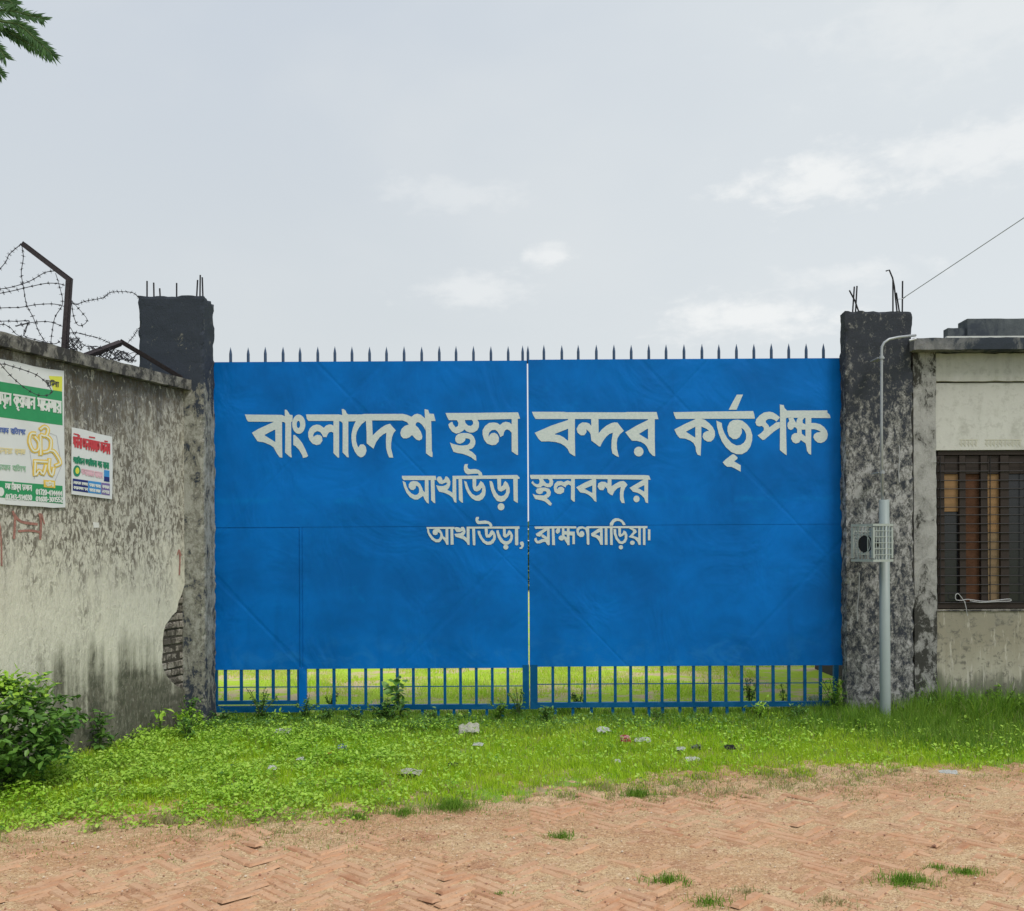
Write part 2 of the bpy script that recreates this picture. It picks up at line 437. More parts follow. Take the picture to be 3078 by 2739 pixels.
# the line where turf gives way to the brick road, read along the road
EDGE = [gnd(px, py) for px, py in ((-700, 2620), (-200, 2580), (0, 2556), (300, 2546), (600, 2540), (1000, 2522), (1400, 2468), (1800, 2422), (2200, 2396), (2600, 2374), (3078, 2364), (3700, 2355))]
EX = np.array([p.x for p in EDGE]); EY = np.array([p.y for p in EDGE])
def edge_y(x): return np.interp(x, EX, EY)

# herringbone brick road (bricks on edge) with a film of dust and sand over it
W_, N_ = .062, 4
def herring():
    out = []
    for i in range(-170, 170):
        for j in range(-30, 30):
            ox, oy = i + 2 * N_ * j, i
            out.append((ox, oy, N_, 1)); out.append((ox + 2 * N_ - 1, oy, 1, N_))
    return out
ang = R(47); ca, sa = math.cos(ang), math.sin(ang)
bm = bmesh.new()
for (bx, by, bw, bh) in herring():
    cx0, cy0 = (bx + bw / 2) * W_, (by + bh / 2) * W_
    X, Y = ca * cx0 - sa * cy0, sa * cx0 + ca * cy0 + 4.6
    if abs(X) > 5.15 or Y < 2.6 or Y > float(edge_y(X)) - .05 + .35 * mnoise.fractal(Vector((X * 1.3, Y * 1.3, 7)), 1, 2, 3): continue
    dz = random.gauss(0, .0042) + .006 * mnoise.noise(Vector((X * 1.1, Y * 1.1, 3)))
    tx, ty = random.gauss(0, .042), random.gauss(0, .042)
    gx, gy = bw * W_ / 2 - .004, bh * W_ / 2 - .004
    top = []; bot = []; chm = .006
    for sx, sy in ((-1, -1), (1, -1), (1, 1), (-1, 1)):
        for lst, g, zz in ((top, chm + random.random() * .004, .030), (bot, 0, .018)):
            lx, ly = sx * (gx - g), sy * (gy - g)
            lst.append(bm.verts.new((X + ca * lx - sa * ly, Y + sa * lx + ca * ly, zz + dz + tx * lx + ty * ly)))
    bm.faces.new(top)
    for k in range(4): bm.faces.new((bot[k], bot[(k + 1) % 4], top[(k + 1) % 4], top[k]))
road = tag(build('road', bm, M_roadbrick, recalc=False), kind='structure')
nx, ny = 760, 400
xs = np.linspace(-5.2, 5.2, nx); ys = np.linspace(2.5, 7.9, ny)
bm = bmesh.new(); rows = []
for x in xs:
    col = []
    for y in ys:
        e = float(edge_y(x)) - y
        q = Vector((x, y, 0))
        nl = mnoise.fractal(q * Vector((.55, 1.0, 1)), 1.0, 2.0, 4)
        nf = mnoise.fractal(q * 7.0, .9, 2.1, 4)
        ng = mnoise.fractal(q * 24.0, .9, 2.1, 3)
        h = .0290 + .0072 * nl + .0032 * nf + .0058 * ng + .0035 * max(0.0, min(1.0, (y - 5.0) / 1.4))
        if e < .5:
            h -= .02 * max(0.0, -(e + .16 + .30 * nf + .30 * nl) / .3)
        col.append(bm.verts.new((x, y, max(h, -.03))))
    rows.append(col)
for i in range(nx - 1):
    for j in range(ny - 1): bm.faces.new((rows[i][j], rows[i + 1][j], rows[i + 1][j + 1], rows[i][j + 1]))
tag(build('sand', bm, M_sand, recalc=False, smooth=True), kind='stuff')
# loose crumbs of brick and grit on the road
def pebbles(n):
    vs = []; fs = []
    for _ in range(n):
        x = random.uniform(-3.4, 3.6); e = float(edge_y(x)); y = random.uniform(4.2, e + .05)
        s = abs(random.gauss(0, .0030)) + .002
        c = Vector((x, y, .036 + s * .3)); b0 = len(vs)
        for dx, dy, dz in ((1, 0, 0), (-1, 0, 0), (0, 1, 0), (0, -1, 0), (0, 0, .7), (0, 0, -.7)):
            vs.append(c + Vector((dx, dy, dz)) * s * random.uniform(.7, 1.3))
        for f in ((0, 2, 4), (2, 1, 4), (1, 3, 4), (3, 0, 4), (2, 0, 5), (1, 2, 5), (3, 1, 5), (0, 3, 5)): fs.append([b0 + k for k in f])
    me = bpy.data.meshes.new('gravel'); me.from_pydata(vs, [], fs); return me
m_, b_ = newmat('grit'); r_ = b_.island()
b_.out(b_.ramp(r_, [(0, (.20, .11, .075)), (.4, (.42, .22, .15)), (.75, (.52, .36, .25)), (1, (.66, .58, .48))]), .9)
tag(link_mesh('gravel', pebbles(2600), m_), kind='stuff')

# ------------------------------------------------------------------ gate
GY = 9.45
def gx(px, py=1550): return at(px, py, GY).x
def gz(py, px=1539): return at(px, py, GY).z
Z_TOP, Z_SEAM, Z_PB = gz(1083), gz(1582), gz(2008)
Z_MID, Z_R1, Z_R0 = gz(2061), gz(2117), gz(2132)
Z_HI = gz(1088)
XL, XG0, XG1, XR = gx(640), gx(1586), gx(1590), gx(2533)

# --- lettering, traced glyph by glyph as brush outlines on the steel sheet
CROPS = dict(A=(720, 1200, 6.813), B=(1020, 1200, 6.813), C=(1320, 1200, 6.813), D=(1580, 1200, 6.813), E=(1820, 1200, 6.813),
             F=(2000, 1160, 6.737), G=(2230, 1200, 6.813), H=(1200, 1380, 6.813), I=(1440, 1380, 6.813), J=(1700, 1380, 6.813),
             K=(1270, 1550, 8.517), L=(1460, 1550, 8.517), M=(1680, 1550, 7.048))
def ell(cx, cy, rx, ry, n=22): return [(cx + rx * math.cos(2 * math.pi * k / n), cy + ry * math.sin(2 * math.pi * k / n)) for k in range(n)]
S = lambda t: [tuple(map(float, p.split(','))) for p in t.split()]
GLYPHS = {
'A': ['110,315 250,318 760,322 870,325 930,355 1000,330 1000,470 690,465 180,462 150,420',
 '255,690 400,605 690,475 735,440 735,625 700,635 520,730 520,755 370,770', '255,690 520,745 740,885 872,870 878,1200 820,1190 765,1110 700,990 640,945 500,885 370,865',
 '735,440 872,440 872,900 735,900',
 '928,215 970,222 1015,290 1030,320 1088,330 1088,450 1060,470 1060,1100 1072,1195 1040,1190 935,1095 940,500 915,470 870,460 870,335 928,355',
 '1103,735 1135,735 1215,810 1285,900 1350,1030 1405,1165 1375,1190 1300,1205 1285,1150 1220,1040 1150,965 1103,940',
 '1362,315 2044,315 2044,447 1410,447 1380,400',
 '1520,775 1508,745 1530,690 1590,655 1650,672 1690,720 1715,778 1785,778 1800,730 1830,685 1880,668 1925,690 1925,545 1880,522 1830,520 1770,545 1730,590 1690,560 1640,530 1580,522 1500,545 1440,600 1408,680 1410,770 1440,850 1500,915 1580,942 1650,925 1700,850 1690,770 1650,738 1590,732 1545,750',
 '1925,430 2040,430 2040,1200 2010,1195 1925,1105'],
'B': ['50,205 90,205 130,235 150,290 185,315 185,460 185,1100 195,1195 160,1190 68,1090 70,500 40,460 -20,448 -20,315 20,320 62,330',
 '185,315 450,315 520,305 1300,303 1390,325 1480,362 1500,520 1420,520 1390,475 1330,450 1290,437 680,437 545,445 185,458',
 '340,450 540,450 460,510 400,590 360,670 342,760 345,860 370,950 390,990 430,930 500,928 545,980 558,1060 530,1140 480,1185 430,1193 380,1160 320,1080 270,960 248,820 250,720 275,600 310,510',
 '545,440 672,440 685,745 760,670 860,585 950,530 1040,505 1080,555 1158,640 1110,700 1080,780 1062,900 1060,1010 1080,1090 1105,1200 1020,1195 985,1110 960,1000 955,850 965,690 900,720 820,790 755,880 700,1015 640,970 560,905 560,700',
 '1480,362 1540,315 1600,300 1670,322 1760,400 1765,640 1740,590 1690,520 1640,480 1600,470 1570,495 1560,540 1430,540 1430,480',
 '1430,520 1560,535 1620,590 1670,670 1700,760 1690,820 1640,848 1590,835 1540,795 1490,735 1440,780 1380,805 1310,803 1265,760 1250,690 1275,610 1340,550',
 '1745,205 1820,222 1845,298 1935,303 1970,448 1880,450 1890,740 1895,1060 1908,1100 1908,1185 1870,1180 1775,1110 1775,700 1755,400'],
'C': ['130,285 760,283 1000,278 1615,272 1630,310 1658,400 1610,405 780,425 520,430 200,432 165,370',
 '270,465 290,520 340,580 385,550 395,490 365,435 385,420 525,420 540,490 590,540 650,550 695,515 695,460 665,425 780,415 815,480 815,570 780,640 700,685 620,685 560,660 515,620 490,650 420,690 350,708 270,670 210,590 188,520 230,480',
 '330,800 350,750 400,710 480,695 580,695 660,720 710,770 742,850 740,920 710,980 670,1015 610,1030 560,980 580,940 630,900 640,850 620,815 570,803 540,805 530,850 490,890 430,915 370,900 335,860',
 '222,890 290,920 420,950 480,952 580,940 640,980 610,1045 680,1085 755,1160 762,1262 720,1245 660,1195 590,1160 480,1120 380,1105 295,1080 255,990',
 '1020,775 1010,740 1030,680 1080,635 1150,630 1200,670 1235,730 1250,778 1315,745 1325,690 1350,640 1390,620 1440,640 1485,690 1485,520 1440,480 1360,465 1300,485 1248,530 1190,490 1120,478 1020,490 940,550 890,640 890,730 920,830 980,910 1080,945 1160,935 1220,870 1225,790 1190,720 1130,688 1070,700 1030,740',
 '1485,405 1610,405 1615,1145 1585,1140 1485,1070'],
'D': ['130,260 780,262 830,270 2044,272 2044,408 1000,408 205,408 165,350',
 '185,690 520,545 865,430 880,400 880,600 860,610 600,712 600,730 330,760', '185,690 600,725 700,740 780,785 860,850 1008,850 1015,1170 985,1160 900,1105 860,1020 800,960 720,910 620,880 480,865 320,868 260,810',
 '870,405 1008,405 1008,870 870,870',
 '1340,400 1490,400 1495,700 1560,620 1660,540 1760,490 1820,478 1880,482 1940,560 2010,650 1930,720 1880,800 1865,900 1870,1020 1910,1187 1860,1170 1775,1110 1755,1000 1760,850 1785,690 1720,710 1650,770 1590,850 1550,920 1530,970 1500,968 1440,920 1345,850 1330,720 1300,670 1245,620 1245,680 1200,740 1130,742 1065,690 1042,610 1090,520 1160,478 1240,480 1300,500 1345,550'],
'E': ['400,272 440,265 1045,265 1060,320 1083,412 400,410', '405,680 640,540 865,430 880,400 880,600 850,610 690,710 690,725 530,740',
 '405,680 690,718 875,830 1008,850 1015,1170 970,1160 900,1090 850,980 800,920 720,875 640,855 540,852 480,780', '870,405 1008,405 1008,860 870,860'],
'F': ['1445,180 1570,178 1530,270 1440,485 1282,485 1340,370', '162,535 700,525 1775,512 1795,570 1812,665 215,672 185,610',
 '180,885 400,770 600,680 620,670 620,825 600,830 415,930 410,950 300,980', '180,885 420,935 600,1050 730,1050 712,1415 650,1395 620,1330 610,1240 570,1160 500,1110 400,1070 290,1060 230,990',
 '605,660 730,660 725,1060 605,1060', '725,670 800,690 890,760 960,840 1000,920 1005,1010 975,1080 920,1130 850,1130 780,1090 750,1030 770,960 830,920 885,915 830,870 725,825',
 '1030,705 1140,755 1150,840 1190,950 1250,1060 1340,1160 1440,1210 1520,1200 1590,1150 1630,1080 1635,990 1610,920 1570,870 1535,855 1550,900 1545,960 1500,1040 1440,1080 1370,1080 1290,1020 1255,920 1258,830 1300,740 1370,695 1470,687 1560,710 1650,780 1720,870 1760,1000 1755,1110 1720,1230 1650,1330 1550,1385 1440,1385 1330,1340 1220,1240 1140,1120 1080,970 1045,830',
 '1350,1390 1390,1388 1460,1450 1455,1480 1390,1530 1440,1560 1525,1610 1522,1740 1470,1710 1400,1670 1330,1640 1250,1640 1200,1600 1160,1550 1220,1490'],
'G': ['780,375 710,320 640,275 560,258 450,275 360,335 295,410 275,480 300,540 350,560 410,550 450,590 445,640 400,690 320,745 380,800 420,838 460,830 560,745 660,660 775,585 775,470 705,475 560,580 545,540 490,480 485,445 530,410 600,405 660,425 705,460',
 '775,110 855,125 870,180 920,235 920,380 900,400 905,680 915,1150 880,1130 775,1045 780,375', '910,235 1745,232 1750,280 1800,325 1813,390 900,382',
 '1300,375 1420,375 1415,1140 1370,1120 1330,1060 1320,980 1300,900', '1215,700 1302,770 1302,905 1200,835',
 '950,390 1050,380 1080,440 1110,490 1125,420 1150,380 1280,380 1240,430 1245,490 1300,520 1300,625 1220,625 1225,700 1230,740 1200,840 1170,890 1100,910 1040,880 1005,810 1020,740 1070,700 1130,695 1130,620 1100,580 1060,575 1050,610 1000,632 950,610 930,550 935,490 970,450',
 '1415,490 1500,490 1600,515 1680,570 1740,650 1758,730 1740,810 1690,870 1620,900 1550,890 1490,840 1460,780 1480,720 1530,685 1620,675 1560,640 1480,615 1300,625 1300,520'],
'H': ['55,345 745,345 765,430 700,432 90,432 60,395',
 '70,450 130,480 150,560 190,640 250,705 320,738 370,730 405,690 410,620 390,570 345,545 335,600 290,637 240,630 195,580 195,520 230,470 290,450 370,460 430,510 470,590 490,650 530,690 530,850 490,755 440,790 380,830 310,830 220,780 150,690 100,580 80,500',
 '525,430 600,430 605,915 560,890 525,830', '645,430 722,430 738,908 700,890 655,845',
 '775,440 775,390 800,360 850,360 880,400 890,440 930,410 945,360 980,360 1020,400 1048,460 1045,530 1020,590 985,635 1040,660 1105,700 1105,800 1090,790 1020,735 920,690 820,670 790,630 755,535 830,555 900,555 960,530 988,490 950,480 880,515 820,500',
 '1092,345 1165,345 1172,898 1130,880 1092,790', '1160,345 2044,335 2044,405 1160,412', '1215,410 1285,410 1305,898 1270,885 1222,835',
 '1345,105 1410,105 1395,150 1410,195 1450,212 1560,205 1630,225 1690,280 1705,345 1630,345 1620,300 1540,300 1400,315 1350,280 1325,220 1325,160',
 '1500,405 1578,405 1575,570 1620,540 1650,480 1665,450 1720,490 1760,570 1772,650 1760,740 1710,820 1640,857 1560,850 1480,800 1410,710 1360,600 1340,510 1328,445 1380,470 1400,540 1440,640 1500,720 1570,755 1640,735 1690,680 1702,600 1690,590 1650,640 1590,668 1530,645 1505,580'],
'I': ['400,333 780,328 830,380 825,408 400,405',
 '370,400 450,400 450,570 490,540 510,480 540,450 590,500 625,590 628,680 590,780 520,860 450,880 370,860 300,770 250,650 220,520 213,450 260,455 285,500 310,600 350,690 400,745 450,762 510,745 550,690 556,610 510,640 450,668 400,650 380,610',
 '700,400 790,400 793,898 760,885 708,850', '1045,325 2044,325 2044,408 1065,410 1045,370',
 '1100,450 1135,500 1190,520 1230,505 1240,450 1220,405 1310,405 1330,450 1380,500 1430,505 1445,450 1410,405 1495,405 1520,460 1510,530 1460,578 1400,580 1310,545 1260,580 1190,585 1120,545 1068,485',
 '1160,650 1190,605 1260,585 1360,585 1440,615 1472,680 1460,740 1420,790 1340,790 1330,745 1380,715 1385,675 1350,655 1310,665 1295,705 1240,722 1180,700',
 '1095,712 1160,740 1340,748 1400,790 1385,805 1440,850 1492,915 1470,955 1440,948 1340,865 1270,845 1150,820 1120,770',
 '1605,625 1590,590 1620,550 1680,535 1730,560 1770,585 1785,545 1830,522 1885,550 1885,465 1810,438 1735,475 1680,452 1600,458 1545,510 1528,590 1545,670 1600,712 1670,718 1735,680 1745,610 1700,568 1650,570 1615,595',
 '1885,405 1960,405 1960,875 1930,870 1880,825'],
'J': ['270,325 1620,330 1710,340 1742,425 1480,420 270,408', '218,580 400,480 550,415 560,540 540,545 385,610 385,625 300,640',
 '218,580 390,615 555,700 625,720 632,878 590,862 550,800 480,740 400,700 300,685', '548,405 625,405 625,740 548,740',
 '860,405 940,405 940,560 1020,505 1110,460 1190,450 1230,480 1268,530 1220,590 1190,670 1185,760 1210,905 1150,900 1115,830 1112,700 1130,570 1060,600 1000,660 960,745 920,730 860,680 850,610 800,560 805,590 770,640 700,635 655,570 670,500 730,465 810,470 860,500',
 '1310,590 1480,490 1600,420 1625,420 1620,530 1600,540 1480,600 1360,640', '1310,590 1500,605 1610,670 1688,690 1688,905 1640,890 1610,800 1540,730 1470,690 1380,670', '1612,420 1690,420 1688,720 1612,720'],
'K': ['105,295 820,290 820,345 105,340',
 '120,330 165,345 180,430 240,520 310,590 370,615 420,600 455,540 460,470 420,430 390,430 385,480 330,502 270,480 258,420 280,360 360,335 440,345 500,430 530,530 590,570 600,700 560,640 510,585 470,650 430,683 340,683 240,620 160,510 125,420',
 '590,340 660,340 665,748 615,748 590,700', '715,340 785,340 798,740 720,748',
 '825,350 830,305 880,295 940,310 970,330 990,295 1050,290 1085,340 1105,410 1090,460 1050,510 1135,575 1135,690 1050,610 940,570 850,545 815,470 900,462 980,450 1040,400 1020,395 950,425 870,420',
 '1130,285 1205,285 1205,755 1160,750 1130,690', '1200,285 2044,280 2044,335 1200,335', '1270,335 1345,335 1355,740 1340,765 1290,755',
 '1380,35 1445,35 1445,80 1420,110 1450,140 1520,135 1600,125 1690,145 1760,190 1788,255 1770,285 1720,285 1705,230 1660,210 1540,215 1420,220 1375,180 1355,120 1360,70',
 '1590,330 1668,330 1670,490 1710,470 1740,400 1780,368 1840,420 1880,520 1870,610 1820,700 1740,748 1640,748 1550,690 1470,580 1420,470 1410,390 1475,395 1490,470 1540,570 1610,650 1680,672 1750,650 1805,580 1810,480 1770,520 1720,565 1630,562 1605,500'],
'L': ['420,282 860,275 868,330 850,340 420,335',
 '440,335 510,335 515,490 550,460 575,400 600,370 660,420 698,510 690,600 650,690 570,745 470,745 380,680 310,560 275,440 272,380 330,375 345,450 400,560 460,640 530,662 590,640 630,570 630,480 580,520 530,560 480,562 442,520',
 '748,335 828,335 835,740 800,768 750,745', '900,665 950,665 978,710 975,780 930,850 870,852 855,825 900,805 915,770 880,740 878,690',
 '1243,285 1290,280 2100,272 2100,325 1540,335 1270,342', '1280,470 1400,395 1520,325 1600,325 1600,370 1550,390 1450,460 1440,500 1390,540 1310,525',
 '1430,490 1470,485 1570,550 1580,620 1520,600 1430,550', '1570,325 1635,325 1640,740 1610,768 1570,740 1540,690 1490,660 1500,600 1570,580',
 '1245,590 1300,565 1315,640 1350,650 1430,605 1500,595 1510,670 1460,680 1380,715 1300,710 1250,650', '1690,325 1755,325 1775,760 1700,755',
 '1830,325 1900,325 1900,400 1890,430 1840,468 1795,440 1790,390'],
'M': ['130,228 360,228 375,265 350,275 130,270', '65,265 115,265 120,480 60,480', '170,265 225,265 225,625 180,628 165,560', '110,330 335,342 338,605 285,605 285,425 110,400', '100,420 170,470 170,600 110,500',
 '375,270 420,235 500,228 560,255 590,230 640,228 645,610 620,625 590,600 585,400 560,300 500,272 440,290 420,330 430,380 450,340 490,325 530,350 542,400 510,450 450,458 390,410 367,340',
 '620,228 1875,222 1875,268 640,268', '680,380 830,280 880,270 880,340 780,390 760,420 690,435', '700,400 790,400 870,440 928,450 930,620 880,620 850,540 790,470 690,435', '870,265 925,265 928,470 870,470',
 '970,265 1025,265 1030,620 970,620', '1080,265 1135,265 1140,625 1085,620',
 '1075,215 1080,160 1130,90 1190,58 1260,58 1340,95 1390,150 1412,200 1355,205 1330,150 1280,118 1220,115 1170,145 1140,215',
 '1255,268 1312,268 1315,400 1350,370 1370,315 1420,340 1450,410 1445,500 1410,570 1340,605 1270,590 1200,500 1160,390 1155,285 1210,285 1215,380 1250,480 1310,550 1360,540 1395,480 1390,400 1350,430 1290,458 1260,420',
 '1480,268 1560,268 1630,300 1650,350 1570,420 1600,440 1680,470 1730,480 1732,620 1690,625 1660,550 1600,490 1475,455 1530,400 1570,350 1560,315', '1680,265 1732,265 1732,620 1680,590', '1778,265 1832,265 1832,625 1780,622', '1885,290 1938,297 1935,525 1885,525']}
ELL = {'E': [(680, 1075, 97, 100)], 'I': [(450, 978, 70, 73)], 'J': [(1452, 818, 63, 68)], 'L': [(515, 808, 66, 62), (1940, 575, 76, 64)], 'M': [(1312, 672, 45, 46), (1555, 577, 49, 45)]}
RING = {'A': [(1215, 515, 135, 196, 1207, 520, 36, 74)]}
def lettering(crops, name, parent, left):
    pts = []; fcs = []
    def ring(P, key):
        ox, oy, s = CROPS[key]; i0 = len(pts)
        for x, y in P:
            q = at(ox + x / s, oy + y / s, GY); pts.append(Vector((q.x, q.z)))
        fcs.append(list(range(i0, len(pts))))
    for key in crops:
        for P in [S(t) for t in GLYPHS.get(key, [])] + [ell(*e) for e in ELL.get(key, [])]:
            ox, _, s_ = CROPS[key]
            if (ox + sum(p[0] for p in P) / len(P) / s_ < 1586) == left: ring(P, key)
        for (cx, cy, rx, ry, ix, iy, irx, iry) in RING.get(key, []) if left else []:
            n = 28; a, c = ell(cx, cy, rx, ry, n), ell(ix, iy, irx, iry, n)
            for i in range(n): ring([a[i], a[(i + 1) % n], c[(i + 1) % n], c[i]], key)
    # one flat painted skin: the outlines are merged so that no two faces overlap
    vv, _, ff, *_ = delaunay_2d_cdt(pts, [], fcs, 0, 1e-5)
    bm = bmesh.new(); V = [bm.verts.new((p.x, GY - .0035, p.y)) for p in vv]
    def inside(P, q):
        c = False; j = P[-1]
        for i in P:
            a, b = pts[i], pts[j]
            if (a.y > q.y) != (b.y > q.y) and q.x < (b.x - a.x) * (q.y - a.y) / (b.y - a.y) + a.x: c = not c
            j = i
        return c
    for f in ff:
        q = sum((vv[i] for i in f), Vector((0, 0))) / len(f)
        if not any(inside(P, q) for P in fcs): continue
        try: bm.faces.new([V[i] for i in f])
        except ValueError: pass
    for f in bm.faces:
        f.normal_update()
        if f.normal.y > 0: f.normal_flip()
    bmesh.ops.delete(bm, geom=[v for v in bm.verts if not v.link_faces], context='VERTS')
    return build(name, bm, M_letter, parent, recalc=False)

def leaf(loc_x, name, label):
    return thing(name, label, 'gate', (loc_x, GY, 0), 0, 'two leaves of the blue steel gate')
gl = leaf(XL, 'gate_leaf', 'left blue steel gate leaf with a wicket door cut into its lower left corner')
gr = leaf(XR, 'gate_leaf', 'right blue steel gate leaf, without a wicket door, hung beside the grey pole')
def panel(name, x0, x1, z0, z1, parent, y=GY, t=.003, lip=True):
    bm = bmesh.new(); box(bm, x0, x1, y, y + t, z0, z1)
    return build(name, bm, M_blue, parent)
panel('upper_panel', XL, XG0, Z_SEAM + .003, Z_TOP - .004, gl); panel('upper_panel', XG1, XR, Z_SEAM + .006, Z_TOP + .004, gr)
WX0, WX1 = gx(898), gx(909)
panel('lower_panel', WX1, XG0, Z_PB, Z_SEAM - .001, gl, GY + .0015); panel('lower_panel', XG1, XR, Z_PB + .01, Z_SEAM + .002, gr, GY + .0015)
for nm, crops in (('headline_lettering', 'ABCDEFG'), ('middle_lettering', 'HIJ'), ('bottom_lettering', 'KLM')):
    lettering(crops, nm, gl, True); lettering(crops, nm, gr, False)
def bars(name, boxes, mat, parent):
    bm = bmesh.new()
    for b in boxes: box(bm, *b)
    return build(name, bm, mat, parent)
def dup(o, parent, dx=0, dy=0, dz=0):
    c = o.copy(); COL.objects.link(c); c.parent = parent
    c.location = Vector(o.location) + Vector((dx, dy, dz)); return c
T = .028
BY0, BY1 = GY + .006, GY + .006 + T
# frames: stiles, head, rails - each a welded square tube
bars('cover_strip', [(XL, XG0 - .002, GY + .0052, GY + .0085, Z_SEAM - .03, Z_SEAM + .03), (WX0 - .02, WX1 + .02, GY + .0052, GY + .0085, Z_PB + .012, Z_SEAM - .031)], M_blue, gl)
bars('cover_strip', [(XG1 + .002, XR, GY + .0052, GY + .0085, Z_SEAM - .03, Z_SEAM + .03)], M_blue, gr)
bars('top_rail', [(XL, XG0, GY + .004, GY + .034, Z_HI - .03, Z_TOP - .012)], M_bluebar, gl)
bars('top_rail', [(XG1, XR, GY + .004, GY + .034, Z_HI - .03, Z_TOP - .004)], M_bluebar, gr)
bars('hinge_stile', [(XL, XL + .03, GY + .006, GY + .05, Z_R0, Z_TOP - .03)], M_bluebar, gl)
bars('hinge_stile', [(gx(2508, 2060), gx(2522, 2060), GY + .006, GY + .05, Z_R0 - .02, Z_TOP - .03)], M_bluebar, gr)
bars('meeting_stile', [(gx(1571, 2060), XG0 + .006, GY - .002, GY + .04, Z_R0, Z_PB + .03)], M_bluebar, gl)
bars('meeting_stile', [(XG1 + .004, gx(1616, 2060), GY - .002, GY + .04, Z_R0, Z_PB + .03)], M_bluebar, gr)
bars('bottom_rail', [(WX1, XG0, GY - .001, GY + .045, Z_R0, Z_R1)], M_bluebar, gl)
bars('bottom_rail', [(XG1 + .002, gx(2520, 2060), GY - .001, GY + .045, Z_R0 + .012, Z_R1 + .012)], M_bluebar, gr)
bars('middle_rod', [(gx(922, 2060), XG0, GY + .016, GY + .026, Z_MID - .012, Z_MID - .003)], M_bluebar, gl)
bars('middle_rod', [(XG1 + .004, gx(2520, 2060), GY + .016, GY + .026, Z_MID + .004, Z_MID + .013)], M_bluebar, gr)
bars('wicket_jamb', [(gx(899, 2060), gx(921, 2060), GY - .004, GY + .04, Z_R0 - .01, Z_PB + .01), (gx(900.5), gx(906.5), GY - .004, GY + .001, Z_PB + .01, Z_SEAM)], M_blue, gl)
LB = [954, 1003, 1049.5, 1098.5, 1146, 1194, 1242, 1289.5, 1337, 1384, 1431.6, 1479.7, 1526.7]
RB = [1662, 1711, 1758, 1804, 1850, 1896.5, 1943.7, 1990.7, 2039.6, 2086, 2135, 2183, 2230.5, 2278.5, 2325.4, 2373, 2421, 2468]
def bar_row(px_list, parent, zlo, zhi, name='bar', sub=None):
    first = None; x0 = gx(px_list[0], 2060)
    for p in px_list:
        if first is None:
            first = bars(name, [(x0 - T / 2, x0 + T / 2, BY0, BY1, zlo, zhi)], M_bluebar, sub or parent)
        else: dup(first, sub or parent, gx(p, 2060) - x0)
    return first
bar_row(LB, gl, Z_R1 + .001, Z_PB + .02); bar_row(RB, gr, Z_R1 + .013, Z_PB + .03)
bar_row([1086, 1269, 1317, 1364, 1412, 1463, 1510], gl, -.06, Z_R0 - .001, 'foot_bar')
bar_row([1669, 1722, 1778, 1842, 1903, 1951, 1992, 2044, 2089, 2137, 2186, 2236, 2424], gr, -.06, Z_R0 + .011, 'foot_bar')
# the little door cut in the left leaf
wd = thing('wicket_door', None, None, (0, 0, 0)); wd.parent = gl
def WB(name, boxes, mat=M_bluebar):
    return bars(name, boxes, mat, wd)
wb = bmesh.new(); box(wb, XL + .003, WX0 - .002, GY + .0005, GY + .0035, Z_PB - .006, Z_SEAM - .006)
build('panel', wb, M_blue, wd)
WB('rail', [(XL + .03, WX0 - .004, GY, GY + .035, gz(2114), gz(2103))]); WB('rod', [(XL + .03, WX0, GY + .016, GY + .026, Z_MID - .01, Z_MID - .001)])
WB('stile', [(gx(893, 2060), gx(897.5, 2060), GY + .002, GY + .03, gz(2114) + .002, Z_PB - .007)])
bar_row([676, 724, 772, 820, 866.5], gl, gz(2102), Z_PB - .005, 'bar', wd)
bars('threshold_bar', [(XL, WX0 + .004, GY + .001, GY + .04, gz(2138), gz(2119))], M_bluebar, gl)
# spikes
def spike(parent, px):
    x = gx(px, 1060); h = .182; bm = bmesh.new()
    zb = Z_HI - .014; r = .0135
    prof = [(0, 1.0, 1.0), (.62 * h, 1.0, 1.0), (.80 * h, .62, .7), (.9 * h, .3, .4), (1.0 * h, .05, .08)]
    rings = []
    for z, a, b2 in prof:
        rings.append([bm.verts.new((x + sx * r * a, GY + .019 + sy * r * .8 * b2, zb + z)) for sx, sy in ((-1, -.5), (-.25, -1), (1, -.5), (1, .7), (-1, .7))])
    for i in range(len(rings) - 1):
        for k in range(5): bm.faces.new((rings[i][k], rings[i][(k + 1) % 5], rings[i + 1][(k + 1) % 5], rings[i + 1][k]))
    bm.faces.new(rings[-1]); bm.faces.new(rings[0])
    return build('spike', bm, M_spike, parent)
ML = [691.5, 744.5, 796, 849.5, 900.5, 954, 1005.5, 1057, 1110, 1161, 1214, 1267, 1320, 1370.5, 1423, 1475.5, 1527.5, 1571]
MR = [1587, 1635, 1689, 1738.5, 1793, 1846, 1898, 1951, 2003, 2057, 2111, 2162, 2215, 2267.5, 2320, 2372.5, 2425, 2477]
for parent, lst in ((gl, ML), (gr, MR)):
    f0 = None
    for p in lst:
        if f0 is None: f0 = spike(parent, p); x0 = gx(p, 1060)
        else:
            c = dup(f0, parent, gx(p, 1060) - x0, 0, random.uniform(-.004, .004) + (.006 if parent is gr else 0))
            c.rotation_euler.z = 0

